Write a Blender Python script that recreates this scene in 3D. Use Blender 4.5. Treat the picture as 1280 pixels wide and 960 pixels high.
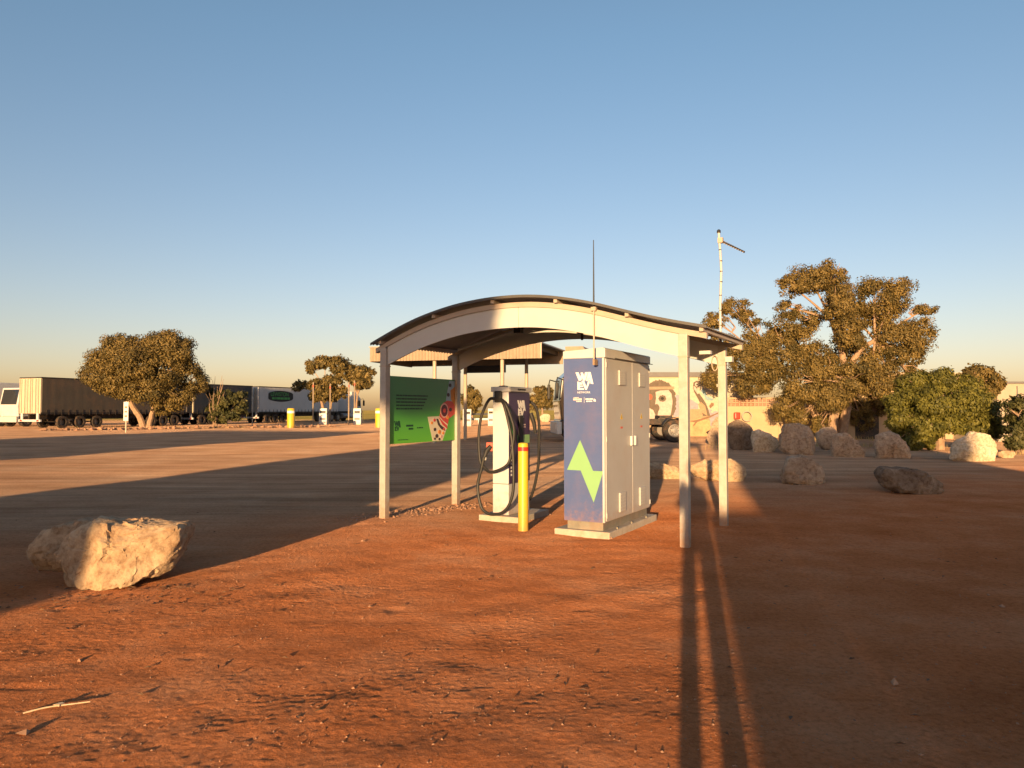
import bpy, bmesh, math, random
import numpy as np
from mathutils import Vector, Matrix, noise as mnoise

S = bpy.context.scene
for o in list(bpy.data.objects):
    bpy.data.objects.remove(o)
COL = S.collection
R = math.radians

# ------------------------------------------------------------------ camera
cam = bpy.data.objects.new('camera', bpy.data.cameras.new('camera'))
COL.objects.link(cam)
cam.data.sensor_width = 36.0
cam.data.lens = 26.16
cam.data.clip_start = 0.03
cam.data.clip_end = 3000
cam.location = (0, 0, 1.5)
cam.rotation_euler = (R(90 + 1.97), 0, 0)
S.camera = cam

# ------------------------------------------------------------------ light
SUN_EL = R(5.8)
SUN_AZ = R(13.2)            # shadows run 13.2 degrees right of straight ahead
d_sun = Vector((math.sin(SUN_AZ) * math.cos(SUN_EL), math.cos(SUN_AZ) * math.cos(SUN_EL), -math.sin(SUN_EL)))
sun = bpy.data.objects.new('sun', bpy.data.lights.new('sun', 'SUN'))
COL.objects.link(sun)
sun.data.energy = 5.0
sun.data.angle = R(0.53)
sun.data.color = (1.0, 0.635, 0.30)
sun.rotation_euler = d_sun.to_track_quat('-Z', 'Y').to_euler()

W = bpy.data.worlds.new('World')
S.world = W
W.use_nodes = True
nt = W.node_tree
nt.nodes.clear()
sky = nt.nodes.new('ShaderNodeTexSky')
sky.sky_type = 'NISHITA'
sky.sun_disc = False
sky.sun_elevation = SUN_EL
sky.sun_rotation = R(180 + 13.2)
sky.air_density = 0.85
sky.dust_density = 0.9
sky.ozone_density = 1.3
bg = nt.nodes.new('ShaderNodeBackground')
bg.inputs['Strength'].default_value = 0.091
wo = nt.nodes.new('ShaderNodeOutputWorld')
wb = nt.nodes.new('ShaderNodeMix'); wb.data_type = 'RGBA'; wb.blend_type = 'MULTIPLY'; wb.inputs[0].default_value = 1.0
# white balance of the sky: warm at the horizon, clear blue overhead, the same all round
wtc = nt.nodes.new('ShaderNodeTexCoord'); wsp = nt.nodes.new('ShaderNodeSeparateXYZ'); wmr = nt.nodes.new('ShaderNodeMapRange')
nt.links.new(wtc.outputs['Generated'], wsp.inputs[0]); nt.links.new(wsp.outputs['Z'], wmr.inputs[0])
wmr.inputs[1].default_value = 0.02; wmr.inputs[2].default_value = 0.45
wcl = nt.nodes.new('ShaderNodeMix'); wcl.data_type = 'RGBA'
wcl.inputs[6].default_value = (1.27, 0.965, 0.98, 1); wcl.inputs[7].default_value = (1.14, 1.19, 1.22, 1)
nt.links.new(wmr.outputs[0], wcl.inputs[0]); nt.links.new(wcl.outputs[2], wb.inputs[7])
nt.links.new(sky.outputs[0], wb.inputs[6])
nt.links.new(wb.outputs[2], bg.inputs[0])
nt.links.new(bg.outputs[0], wo.inputs[0])

S.view_settings.view_transform = 'Standard'
S.view_settings.look = 'None'
S.view_settings.exposure = 1.10
S.view_settings.gamma = 1
S.view_settings.use_curve_mapping = False
S.render.engine = 'CYCLES'

# ------------------------------------------------------------------ helpers
def tag(o, label=None, cat=None, group=None, kind=None):
    if label: o['label'] = label
    if cat: o['category'] = cat
    if group: o['group'] = group
    if kind: o['kind'] = kind
    return o

def empty(name, loc=(0, 0, 0), rz=0.0):
    o = bpy.data.objects.new(name, None)
    o.empty_display_size = 0.2
    o.location = loc
    o.rotation_euler = (0, 0, rz)
    COL.objects.link(o)
    return o

def link(name, me, parent=None):
    o = bpy.data.objects.new(name, me)
    COL.objects.link(o)
    if parent is not None: o.parent = parent
    return o

def copy_tree(o, parent=None):
    c = o.copy()
    COL.objects.link(c)
    c.parent = parent
    for ch in [q for q in bpy.data.objects if q.parent == o]:
        copy_tree(ch, c)
    return c

class MB:
    def __init__(s):
        s.v = []; s.f = []
    def add(s, vs, fs):
        n = len(s.v)
        s.v += [tuple(p) for p in vs]
        s.f += [tuple(i + n for i in f) for f in fs]
        return s
    def box(s, x0, x1, y0, y1, z0, z1):
        vs = [(x, y, z) for x in (x0, x1) for y in (y0, y1) for z in (z0, z1)]
        return s.add(vs, [(0, 1, 3, 2), (4, 6, 7, 5), (0, 4, 5, 1), (2, 3, 7, 6), (0, 2, 6, 4), (1, 5, 7, 3)])
    def xz(s, poly, y0, y1):
        n = len(poly)
        vs = [(x, y0, z) for x, z in poly] + [(x, y1, z) for x, z in poly]
        fs = [tuple(range(n)), tuple(range(2 * n - 1, n - 1, -1))] + [(i, (i + 1) % n, n + (i + 1) % n, n + i) for i in range(n)]
        return s.add(vs, fs)
    def yz(s, poly, x0, x1):
        n = len(poly)
        vs = [(x0, y, z) for y, z in poly] + [(x1, y, z) for y, z in poly]
        fs = [tuple(range(n)), tuple(range(2 * n - 1, n - 1, -1))] + [(i, (i + 1) % n, n + (i + 1) % n, n + i) for i in range(n)]
        return s.add(vs, fs)
    def xy(s, poly, z0, z1):
        n = len(poly)
        vs = [(x, y, z0) for x, y in poly] + [(x, y, z1) for x, y in poly]
        fs = [tuple(range(n)), tuple(range(2 * n - 1, n - 1, -1))] + [(i, (i + 1) % n, n + (i + 1) % n, n + i) for i in range(n)]
        return s.add(vs, fs)
    def tube(s, pts, r, n=8, cap=True):
        pts = [Vector(p) for p in pts]
        m = len(pts)
        rs = r if isinstance(r, (list, tuple)) else [r] * m
        tg = []
        for i in range(m):
            a = pts[max(i - 1, 0)]; b = pts[min(i + 1, m - 1)]
            t = (b - a)
            tg.append(t.normalized() if t.length > 1e-9 else Vector((0, 0, 1)))
        u = tg[0].orthogonal().normalized()
        vs = []
        for i in range(m):
            u = (u - tg[i] * u.dot(tg[i]))
            u = u.normalized() if u.length > 1e-6 else tg[i].orthogonal().normalized()
            w = tg[i].cross(u)
            for k in range(n):
                a = 2 * math.pi * k / n
                vs.append(pts[i] + (u * math.cos(a) + w * math.sin(a)) * rs[i])
        fs = [(i * n + k, i * n + (k + 1) % n, (i + 1) * n + (k + 1) % n, (i + 1) * n + k) for i in range(m - 1) for k in range(n)]
        if cap:
            fs.append(tuple(range(n - 1, -1, -1)))
            fs.append(tuple((m - 1) * n + k for k in range(n)))
        return s.add(vs, fs)
    def lathe(s, prof, c=(0, 0, 0), axis='z', n=16, caps=True):
        vs = []
        for r, h in prof:
            for k in range(n):
                a = 2 * math.pi * k / n
                if axis == 'z': p = (c[0] + r * math.cos(a), c[1] + r * math.sin(a), c[2] + h)
                elif axis == 'y': p = (c[0] + r * math.cos(a), c[1] + h, c[2] + r * math.sin(a))
                else: p = (c[0] + h, c[1] + r * math.cos(a), c[2] + r * math.sin(a))
                vs.append(p)
        m = len(prof)
        fs = [(i * n + k, i * n + (k + 1) % n, (i + 1) * n + (k + 1) % n, (i + 1) * n + k) for i in range(m - 1) for k in range(n)]
        if caps: fs += [tuple(range(n - 1, -1, -1)), tuple((m - 1) * n + k for k in range(n))]
        return s.add(vs, fs)
    def mesh(s, name, mat, smooth=False, bevel=0.0):
        me = bpy.data.meshes.new(name)
        me.from_pydata(s.v, [], s.f)
        bm = bmesh.new(); bm.from_mesh(me)
        bmesh.ops.recalc_face_normals(bm, faces=bm.faces)
        if bevel > 0:
            es = [e for e in bm.edges if len(e.link_faces) == 2 and e.calc_face_angle(0) > 0.6]
            bmesh.ops.bevel(bm, geom=es, offset=bevel, segments=2, affect='EDGES', profile=0.6, clamp_overlap=True)
        bm.to_mesh(me); bm.free()
        if mat: me.materials.append(mat)
        if smooth:
            me.polygons.foreach_set('use_smooth', [True] * len(me.polygons))
            me.set_sharp_from_angle(angle=R(40))
        return me
    def build(s, name, mat, parent=None, smooth=False, bevel=0.0):
        return link(name, s.mesh(name, mat, smooth, bevel), parent)

def spline(pts, n):
    """Catmull-Rom through pts, n samples per span."""
    P = [Vector(p) for p in pts]
    P = [P[0] * 2 - P[1]] + P + [P[-1] * 2 - P[-2]]
    out = []
    for i in range(1, len(P) - 2):
        for k in range(n):
            t = k / n
            a, b, c, d = P[i - 1], P[i], P[i + 1], P[i + 2]
            out.append(0.5 * ((2 * b) + (c - a) * t + (2 * a - 5 * b + 4 * c - d) * t * t + (3 * b - a - 3 * c + d) * t ** 3))
    out.append(P[-2])
    return out

def smoothprofile(xs, zs, n=81):
    xx = np.linspace(xs[0], xs[-1], n)
    zz = np.interp(xx, xs, zs)
    for _ in range(22):
        zz[1:-1] = 0.25 * zz[:-2] + 0.5 * zz[1:-1] + 0.25 * zz[2:]
    return xx, zz

# ------------------------------------------------------------------ materials
MATS = {}
def mat(name, col, rough=0.6, metal=0.0, var=0.12, scale=6.0, bump=0.0, bscale=60.0, dirt=None, dirt_amt=0.0, spec=0.4, coat=0.0, diff=0.0, splash=0.0):
    if name in MATS: return MATS[name]
    m = bpy.data.materials.new(name); m.use_nodes = True
    t = m.node_tree; N = t.nodes; Lk = t.links
    b = N['Principled BSDF']
    b.inputs['Roughness'].default_value = rough
    b.inputs['Metallic'].default_value = metal
    b.inputs['Specular IOR Level'].default_value = spec
    b.inputs['Coat Weight'].default_value = coat
    b.inputs['Diffuse Roughness'].default_value = diff
    tc = N.new('ShaderNodeTexCoord')
    n1 = N.new('ShaderNodeTexNoise'); n1.inputs['Scale'].default_value = scale; n1.inputs['Detail'].default_value = 6
    n1.inputs['Roughness'].default_value = 0.65
    Lk.new(tc.outputs['Object'], n1.inputs['Vector'])
    r = N.new('ShaderNodeValToRGB')
    r.color_ramp.elements[0].position = 0.3; r.color_ramp.elements[1].position = 0.7
    lo = [c * (1 - var) for c in col]; hi = [min(1, c * (1 + var)) for c in col]
    r.color_ramp.elements[0].color = (*lo, 1); r.color_ramp.elements[1].color = (*hi, 1)
    Lk.new(n1.outputs['Fac'], r.inputs['Fac'])
    out = r.outputs['Color']
    if dirt:
        n2 = N.new('ShaderNodeTexNoise'); n2.inputs['Scale'].default_value = scale * 0.6; n2.inputs['Detail'].default_value = 9
        n2.inputs['Roughness'].default_value = 0.75
        Lk.new(tc.outputs['Object'], n2.inputs['Vector'])
        r2 = N.new('ShaderNodeValToRGB')
        r2.color_ramp.elements[0].position = 0.48; r2.color_ramp.elements[1].position = 0.72
        r2.color_ramp.elements[0].color = (0, 0, 0, 1); r2.color_ramp.elements[1].color = (dirt_amt,) * 3 + (1,)
        Lk.new(n2.outputs['Fac'], r2.inputs['Fac'])
        mx = N.new('ShaderNodeMix'); mx.data_type = 'RGBA'
        Lk.new(r2.outputs['Color'], mx.inputs[0]); Lk.new(out, mx.inputs[6]); mx.inputs[7].default_value = (*dirt, 1)
        out = mx.outputs[2]
    if splash > 0:      # red mud thrown up from the yard, ragged edge
        gp = N.new('ShaderNodeNewGeometry'); sx = N.new('ShaderNodeSeparateXYZ'); Lk.new(gp.outputs['Position'], sx.inputs[0])
        n4 = N.new('ShaderNodeTexNoise'); n4.inputs['Scale'].default_value = 14; n4.inputs['Detail'].default_value = 8; n4.inputs['Roughness'].default_value = 0.75
        Lk.new(gp.outputs['Position'], n4.inputs['Vector'])
        am = N.new('ShaderNodeMath'); am.operation = 'MULTIPLY_ADD'; am.inputs[1].default_value = 0.9; Lk.new(n4.outputs['Fac'], am.inputs[0]); Lk.new(sx.outputs['Z'], am.inputs[2])
        mr = N.new('ShaderNodeMapRange'); mr.inputs[1].default_value = 0.80; mr.inputs[2].default_value = 0.40; mr.inputs[3].default_value = 0.0; mr.inputs[4].default_value = splash
        Lk.new(am.outputs[0], mr.inputs[0])
        mx2 = N.new('ShaderNodeMix'); mx2.data_type = 'RGBA'
        Lk.new(mr.outputs[0], mx2.inputs[0]); Lk.new(out, mx2.inputs[6]); mx2.inputs[7].default_value = (*dirt, 1)
        out = mx2.outputs[2]
    Lk.new(out, b.inputs['Base Color'])
    if bump > 0:
        n3 = N.new('ShaderNodeTexNoise'); n3.inputs['Scale'].default_value = bscale; n3.inputs['Detail'].default_value = 5
        Lk.new(tc.outputs['Object'], n3.inputs['Vector'])
        bp = N.new('ShaderNodeBump'); bp.inputs['Strength'].default_value = bump; bp.inputs['Distance'].default_value = 0.02
        Lk.new(n3.outputs['Fac'], bp.inputs['Height']); Lk.new(bp.outputs[0], b.inputs['Normal'])
    MATS[name] = m
    return m

DUST = (0.36, 0.17, 0.08)
M = dict(
    galv=mat('galvanised_steel', (0.40, 0.37, 0.33), 0.55, 0.15, 0.12, 9, 0.05, 40, DUST, 0.35, splash=0.7),
    cream=mat('cream_painted_steel', (0.50, 0.49, 0.46), 0.45, 0, 0.04, 2, 0, 1, DUST, 0.10),
    tan=mat('tan_painted_steel', (0.40, 0.33, 0.26), 0.5, 0, 0.08, 5, 0, 1, DUST, 0.15),
    zinc=mat('zinc_roof_sheet', (0.30, 0.29, 0.28), 0.5, 0.3, 0.12, 3, 0, 1, DUST, 0.2),
    black=mat('black_rubber', (0.018, 0.017, 0.017), 0.55, 0, 0.2, 20),
    blackpaint=mat('black_truck_paint', (0.012, 0.013, 0.016), 0.25, 0, 0.1, 3, coat=0.5),
    darkmetal=mat('dark_chassis_steel', (0.03, 0.028, 0.026), 0.6, 0.2, 0.25, 6, 0, 1, DUST, 0.3),
    tyre=mat('dusty_tyre_rubber', (0.03, 0.027, 0.025), 0.9, 0, 0.3, 8, 0.2, 40, DUST, 0.45),
    rim=mat('alloy_rim', (0.26, 0.25, 0.24), 0.4, 0.6, 0.1, 6, 0, 1, DUST, 0.3),
    white=mat('white_paint', (0.50, 0.50, 0.50), 0.4, 0, 0.04, 3, 0, 1, DUST, 0.18, splash=0.55),
    cabgrey=mat('cabinet_grey_paint', (0.42, 0.415, 0.41), 0.42, 0, 0.04, 3, 0.03, 8, DUST, 0.18, splash=0.55),
    cabblue=mat('cabinet_blue_wrap', (0.072, 0.108, 0.26), 0.38, 0, 0.06, 3, 0, 1, DUST, 0.18, splash=0.55),
    lime=mat('lime_green_vinyl', (0.21, 0.40, 0.18), 0.4, 0, 0.03, 4),
    logowhite=mat('white_vinyl_print', (0.70, 0.70, 0.70), 0.4, 0, 0.02, 4),
    pink=mat('pinkish_white_print', (0.75, 0.55, 0.50), 0.4, 0, 0.03, 4),
    concrete=mat('pale_concrete', (0.42, 0.37, 0.30), 0.9, 0, 0.15, 10, 0.3, 60, DUST, 0.45),
    plinth=mat('plinth_steel', (0.24, 0.22, 0.18), 0.6, 0.4, 0.2, 8, 0, 1, DUST, 0.4),
    yellow=mat('yellow_bollard_paint', (0.62, 0.40, 0.03), 0.4, 0, 0.05, 4, 0.02, 20, DUST, 0.18, splash=0.55),
    red=mat('red_reflective_tape', (0.55, 0.035, 0.02), 0.4, 0, 0.05, 10),
    purple=mat('dark_purple_wrap', (0.045, 0.028, 0.085), 0.35, 0, 0.06, 5),
    darkgreen=mat('swoosh_green_wrap', (0.05, 0.26, 0.05), 0.4, 0, 0.05, 5),
    ltgrey=mat('light_grey_plastic', (0.46, 0.45, 0.43), 0.45, 0, 0.05, 5),
    sticker=mat('yellow_sticker', (0.75, 0.50, 0.02), 0.4, 0, 0.03, 5),
    redst=mat('red_sticker', (0.55, 0.12, 0.08), 0.5, 0, 0.03, 5),
    textdark=mat('dark_green_print', (0.006, 0.045, 0.022), 0.5, 0, 0.1, 30),
    bark=mat('gum_tree_bark', (0.30, 0.20, 0.13), 0.85, 0, 0.3, 5, 0.5, 12),
    stone=mat('gravel_stone', (0.36, 0.20, 0.12), 0.9, 0, 0.35, 3.1),
    brown=mat('brown_curtain', (0.08, 0.068, 0.054), 0.6, 0, 0.12, 1.2, 0, 1, DUST, 0.2),
    navy=mat('navy_curtain', (0.02, 0.025, 0.035), 0.6, 0, 0.12, 1.2, 0, 1, DUST, 0.1),
    beige=mat('beige_trailer_steel', (0.50, 0.42, 0.30), 0.5, 0, 0.1, 2, 0, 1, DUST, 0.3),
    whitecurt=mat('white_curtain', (0.50, 0.49, 0.48), 0.5, 0, 0.06, 1.0, 0, 1, DUST, 0.15),
    glass=mat('dark_glass', (0.02, 0.022, 0.025), 0.08, 0, 0.05, 2, spec=0.6),
    render=mat('cream_render', (0.44, 0.33, 0.21), 0.9, 0, 0.08, 1.5, 0.15, 30, DUST, 0.2),
    pinkblock=mat('pink_breeze_block', (0.50, 0.30, 0.20), 0.9, 0, 0.12, 5),
    greyfascia=mat('grey_roof_fascia', (0.13, 0.125, 0.13), 0.5, 0, 0.08, 2),
    sheetwood=mat('weathered_tan_cladding', (0.28, 0.21, 0.145), 0.6, 0, 0.15, 3),
    twig=mat('dry_stick', (0.55, 0.42, 0.28), 0.9, 0, 0.2, 20),
    cloth=mat('dark_blue_cloth', (0.05, 0.06, 0.10), 0.9, 0, 0.2, 10),
    skin=mat('skin', (0.45, 0.27, 0.19), 0.6, 0, 0.1, 10),
)

def rock_mat(name, c1, c2, c3):
    m = bpy.data.materials.new(name); m.use_nodes = True
    t = m.node_tree; N = t.nodes; Lk = t.links; b = N['Principled BSDF']
    b.inputs['Roughness'].default_value = 0.95; b.inputs['Diffuse Roughness'].default_value = 0.7
    b.inputs['Specular IOR Level'].default_value = 0.15
    tc = N.new('ShaderNodeTexCoord')
    n1 = N.new('ShaderNodeTexNoise'); n1.inputs['Scale'].default_value = 2.6; n1.inputs['Detail'].default_value = 9; n1.inputs['Roughness'].default_value = 0.7
    Lk.new(tc.outputs['Object'], n1.inputs['Vector'])
    r = N.new('ShaderNodeValToRGB'); e = r.color_ramp.elements
    e[0].position = 0.32; e[0].color = (*c1, 1); e[1].position = 0.68; e[1].color = (*c3, 1)
    k = e.new(0.5); k.color = (*c2, 1)
    Lk.new(n1.outputs['Fac'], r.inputs['Fac'])
    n2 = N.new('ShaderNodeTexNoise'); n2.inputs['Scale'].default_value = 14; n2.inputs['Detail'].default_value = 8; n2.inputs['Roughness'].default_value = 0.7
    Lk.new(tc.outputs['Object'], n2.inputs['Vector'])
    r2 = N.new('ShaderNodeValToRGB'); e2 = r2.color_ramp.elements
    e2[0].position = 0.36; e2[0].color = (0.45, 0.36, 0.30, 1); e2[1].position = 0.55; e2[1].color = (1, 1, 1, 1)
    Lk.new(n2.outputs['Fac'], r2.inputs['Fac'])
    mx = N.new('ShaderNodeMix'); mx.data_type = 'RGBA'; mx.blend_type = 'MULTIPLY'; mx.inputs[0].default_value = 0.7
    Lk.new(r.outputs[0], mx.inputs[6]); Lk.new(r2.outputs[0], mx.inputs[7])
    Lk.new(mx.outputs[2], b.inputs['Base Color'])
    n3 = N.new('ShaderNodeTexNoise'); n3.inputs['Scale'].default_value = 22; n3.inputs['Detail'].default_value = 8; n3.inputs['Roughness'].default_value = 0.7
    Lk.new(tc.outputs['Object'], n3.inputs['Vector'])
    bp = N.new('ShaderNodeBump'); bp.inputs['Strength'].default_value = 0.7; bp.inputs['Distance'].default_value = 0.03
    Lk.new(n3.outputs['Fac'], bp.inputs['Height']); Lk.new(bp.outputs[0], b.inputs['Normal'])
    return m
M['rock_tan'] = rock_mat('tan_limestone', (0.34, 0.22, 0.13), (0.46, 0.33, 0.21), (0.56, 0.43, 0.29))
M['rock_pink'] = rock_mat('pinkish_limestone', (0.30, 0.21, 0.145), (0.42, 0.31, 0.22), (0.52, 0.41, 0.30))
M['rock_pale'] = rock_mat('pale_limestone', (0.48, 0.38, 0.26), (0.58, 0.48, 0.35), (0.66, 0.57, 0.44))
M['rock_dark'] = rock_mat('dark_weathered_stone', (0.14, 0.10, 0.075), (0.22, 0.16, 0.115), (0.31, 0.235, 0.175))

def leaf_mat(name, c_dark, c_light, trans=0.25):
    m = bpy.data.materials.new(name); m.use_nodes = True
    t = m.node_tree; N = t.nodes; Lk = t.links
    b = N['Principled BSDF']; b.inputs['Roughness'].default_value = 0.55; b.inputs['Specular IOR Level'].default_value = 0.25
    at = N.new('ShaderNodeAttribute'); at.attribute_name = 'tint'
    mx = N.new('ShaderNodeMix'); mx.data_type = 'RGBA'
    mx.inputs[6].default_value = (*c_dark, 1); mx.inputs[7].default_value = (*c_light, 1)
    Lk.new(at.outputs['Fac'], mx.inputs[0]); Lk.new(mx.outputs[2], b.inputs['Base Color'])
    tr = N.new('ShaderNodeBsdfTranslucent'); Lk.new(mx.outputs[2], tr.inputs['Color'])
    ms = N.new('ShaderNodeMixShader'); ms.inputs[0].default_value = trans
    Lk.new(b.outputs[0], ms.inputs[1]); Lk.new(tr.outputs[0], ms.inputs[2])
    Lk.new(ms.outputs[0], N['Material Output'].inputs['Surface'])
    return m
M['leaf_gum'] = leaf_mat('gum_leaves', (0.066, 0.056, 0.020), (0.245, 0.172, 0.055))
M['leaf_dark'] = leaf_mat('dark_gum_leaves', (0.045, 0.05, 0.018), (0.12, 0.11, 0.038))
M['leaf_green'] = leaf_mat('pepper_tree_leaves', (0.062, 0.064, 0.014), (0.18, 0.165, 0.032))

# ------------------------------------------------------------------ ground
def perlin(x, y, seed=0):
    rs = np.random.RandomState(seed)
    p = rs.permutation(256); p = np.concatenate([p, p])
    ang = rs.rand(256) * 2 * np.pi
    gx, gy = np.cos(ang), np.sin(ang)
    xi = np.floor(x).astype(int); yi = np.floor(y).astype(int)
    xf = x - xi; yf = y - yi
    u = xf ** 3 * (xf * (xf * 6 - 15) + 10); v = yf ** 3 * (yf * (yf * 6 - 15) + 10)
    def gr(ix, iy, dx, dy):
        h = p[(p[ix & 255] + iy) & 255]
        return gx[h] * dx + gy[h] * dy
    a = gr(xi, yi, xf, yf); b = gr(xi + 1, yi, xf - 1, yf)
    c = gr(xi, yi + 1, xf, yf - 1); d = gr(xi + 1, yi + 1, xf - 1, yf - 1)
    return (a + u * (b - a)) * (1 - v) + (c + u * (d - c)) * v

def ground_height(x, y):
    x = np.asarray(x, float); y = np.asarray(y, float)
    r = np.hypot(x, y)
    near = np.clip(1.25 - r / 26.0, 0, 1)
    h = 0.020 * perlin(x / 3.1, y / 2.3, 1) + 0.05 * perlin(x / 11, y / 9, 2) * np.clip(r / 12, 0.2, 1.6)
    # tyre ruts and scuffs that run from lower left to upper right
    xr = x * 0.80 + y * 0.60; yr = -x * 0.60 + y * 0.80
    rut = perlin(xr / 1.9, yr / 0.42, 3)
    rut2 = perlin(x / 1.3 + 4, y / 0.33, 8)
    h += near * (0.015 * rut * np.clip(perlin(x / 2.2, y / 2.2, 4) * 2 + 0.5, 0, 1) + 0.009 * rut2 * np.clip(perlin(x / 1.8, y / 1.8, 14) * 2.2 + 0.3, 0, 1))
    # clods and fine crumbs
    c1 = perlin(x / 0.24, y / 0.24, 5); c2 = perlin(x / 0.11, y / 0.11, 6); c3 = perlin(x / 0.055, y / 0.055, 7)
    c4 = perlin(x / 0.031, y / 0.031, 17)
    patch = np.clip(perlin(x / 1.4, y / 1.4, 9) * 1.2 + 0.8, 0.4, 1.15)
    h += near * (0.005 * c1 + patch * (0.0030 * np.abs(c2) + 0.0036 * np.abs(c3) + 0.0052 * np.clip(c4, -.1, 1)))
    # sparse footprints and scoops
    f = perlin(x / 0.35 + 31, y / 0.22 + 7, 11)
    h -= near * 0.016 * np.clip(f - 0.42, 0, 1) * 2.0
    return h

def graded(lo, hi, step, far_lo, far_hi, g=1.045):
    a = list(np.arange(lo, hi, step))
    s_, x = step, a[-1]
    while x < far_hi:
        s_ *= g; x += s_; a.append(x)
    s_, x, b = step, lo, []
    while x > far_lo:
        s_ *= g; x -= s_; b.append(x)
    return np.array(b[::-1] + a)
gxs = graded(-2.9, 2.9, 0.0145, -900, 900, 1.022)
gys = graded(2.6, 6.6, 0.0145, -60, 1500, 1.022)
GX, GY = np.meshgrid(gxs, gys)
GZ = ground_height(GX, GY)
nx, ny = len(gxs), len(gys)
me = bpy.data.meshes.new('ground')
me.vertices.add(nx * ny)
me.vertices.foreach_set('co', np.stack([GX, GY, GZ], -1).astype(np.float32).ravel())
idx = np.arange(nx * ny).reshape(ny, nx)
quads = np.stack([idx[:-1, :-1], idx[:-1, 1:], idx[1:, 1:], idx[1:, :-1]], -1).reshape(-1, 4)
me.loops.add(quads.size); me.loops.foreach_set('vertex_index', quads.ravel().astype(np.int32))
me.polygons.add(len(quads))
me.polygons.foreach_set('loop_start', np.arange(0, quads.size, 4, dtype=np.int32))
me.polygons.foreach_set('use_smooth', np.ones(len(quads), bool))
me.update(); me.validate()
gm = bpy.data.materials.new('red_dirt'); gm.use_nodes = True
t = gm.node_tree; N = t.nodes; Lk = t.links; b = N['Principled BSDF']
b.inputs['Roughness'].default_value = 1.0; b.inputs['Diffuse Roughness'].default_value = 1.0
b.inputs['Specular IOR Level'].default_value = 0.0
geo = N.new('ShaderNodeNewGeometry')
def nz(scale, detail=8, rough=0.65, vec=None):
    n = N.new('ShaderNodeTexNoise'); n.inputs['Scale'].default_value = scale; n.inputs['Detail'].default_value = detail
    n.inputs['Roughness'].default_value = rough
    Lk.new(vec or geo.outputs['Position'], n.inputs['Vector']); return n.outputs['Fac']
def ramp(fac, stops):
    r = N.new('ShaderNodeValToRGB'); e = r.color_ramp.elements
    while len(e) < len(stops): e.new(0.5)
    for k, (p_, c) in zip(e, stops): k.position = p_; k.color = (*c, 1) if len(c) == 3 else c
    Lk.new(fac, r.inputs['Fac']); return r.outputs['Color']
def mixc(fac, a, b_, mode='MIX'):
    m_ = N.new('ShaderNodeMix'); m_.data_type = 'RGBA'; m_.blend_type = mode
    for i, q in ((0, fac), (6, a), (7, b_)):
        if isinstance(q, (int, float)): m_.inputs[i].default_value = q
        elif isinstance(q, tuple): m_.inputs[i].default_value = (*q, 1)
        else: Lk.new(q, m_.inputs[i])
    return m_.outputs[2]
red = ramp(nz(0.9), [(0.30, (0.45, 0.155, 0.058)), (0.5, (0.56, 0.215, 0.090)), (0.70, (0.63, 0.29, 0.145))])
pale = ramp(nz(0.5), [(0.30, (0.42, 0.245, 0.145)), (0.5, (0.52, 0.32, 0.195)), (0.70, (0.60, 0.40, 0.26))])
# streaks left by tyres on the packed yard
mp = N.new('ShaderNodeMapping'); mp.inputs['Rotation'].default_value = (0, 0, R(-28)); mp.inputs['Scale'].default_value = (0.12, 1.5, 1)
Lk.new(geo.outputs['Position'], mp.inputs['Vector'])
streak = ramp(nz(1.0, 7, 0.7, mp.outputs[0]), [(0.38, (0.62, 0.60, 0.60)), (0.6, (1.08, 1.06, 1.05))])
pale = mixc(0.8, pale, streak, 'MULTIPLY')
# packed yard lies beyond the shelter, red soil round it
sep = N.new('ShaderNodeSeparateXYZ'); Lk.new(geo.outputs['Position'], sep.inputs[0])
def math_(op, a, b_=None):
    q = N.new('ShaderNodeMath'); q.operation = op
    for i, w in ((0, a), (1, b_)):
        if w is None: continue
        if isinstance(w, (int, float)): q.inputs[i].default_value = w
        else: Lk.new(w, q.inputs[i])
    return q.outputs[0]
dist = math_('SUBTRACT', math_('ADD', sep.outputs['Y'], math_('MULTIPLY', sep.outputs['X'], -0.55)), 9.5)
dist = math_('ADD', dist, math_('MULTIPLY', nz(0.35, 6), 7.0))
dist = math_('SUBTRACT', dist, 3.0)
yard = N.new('ShaderNodeMapRange'); yard.inputs[1].default_value = -0.5; yard.inputs[2].default_value = 4.5
Lk.new(dist, yard.inputs[0])
colr = mixc(yard.outputs[0], red, pale)
fine = ramp(nz(26, 6, 0.75), [(0.32, (0.62, 0.58, 0.55)), (0.50, (1.0, 1.0, 1.0)), (0.72, (1.22, 1.24, 1.26))])
colr = mixc(0.75, colr, fine, 'MULTIPLY')
spk = ramp(nz(95, 2, 0.5), [(0.66, (0, 0, 0)), (0.74, (1, 1, 1))])
colr = mixc(math_('MULTIPLY', spk, 0.45), colr, (0.62, 0.44, 0.30))
# dry grass paddock far off
far = N.new('ShaderNodeMapRange'); far.inputs[1].default_value = 100; far.inputs[2].default_value = 130
Lk.new(math_('ADD', sep.outputs['Y'], math_('MULTIPLY', nz(0.03, 4), 20)), far.inputs[0])
grass = ramp(nz(0.06, 6), [(0.35, (0.11, 0.105, 0.035)), (0.65, (0.20, 0.16, 0.06))])
colr = mixc(far.outputs[0], colr, grass)
Lk.new(colr, b.inputs['Base Color'])
bp1 = N.new('ShaderNodeBump'); bp1.inputs['Strength'].default_value = 0.75; bp1.inputs['Distance'].default_value = 0.03
Lk.new(nz(11, 9, 0.72), bp1.inputs['Height'])
bp2 = N.new('ShaderNodeBump'); bp2.inputs['Strength'].default_value = 1.0; bp2.inputs['Distance'].default_value = 0.026
Lk.new(nz(38, 6, 0.72), bp2.inputs['Height']); Lk.new(bp1.outputs[0], bp2.inputs['Normal'])
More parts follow.
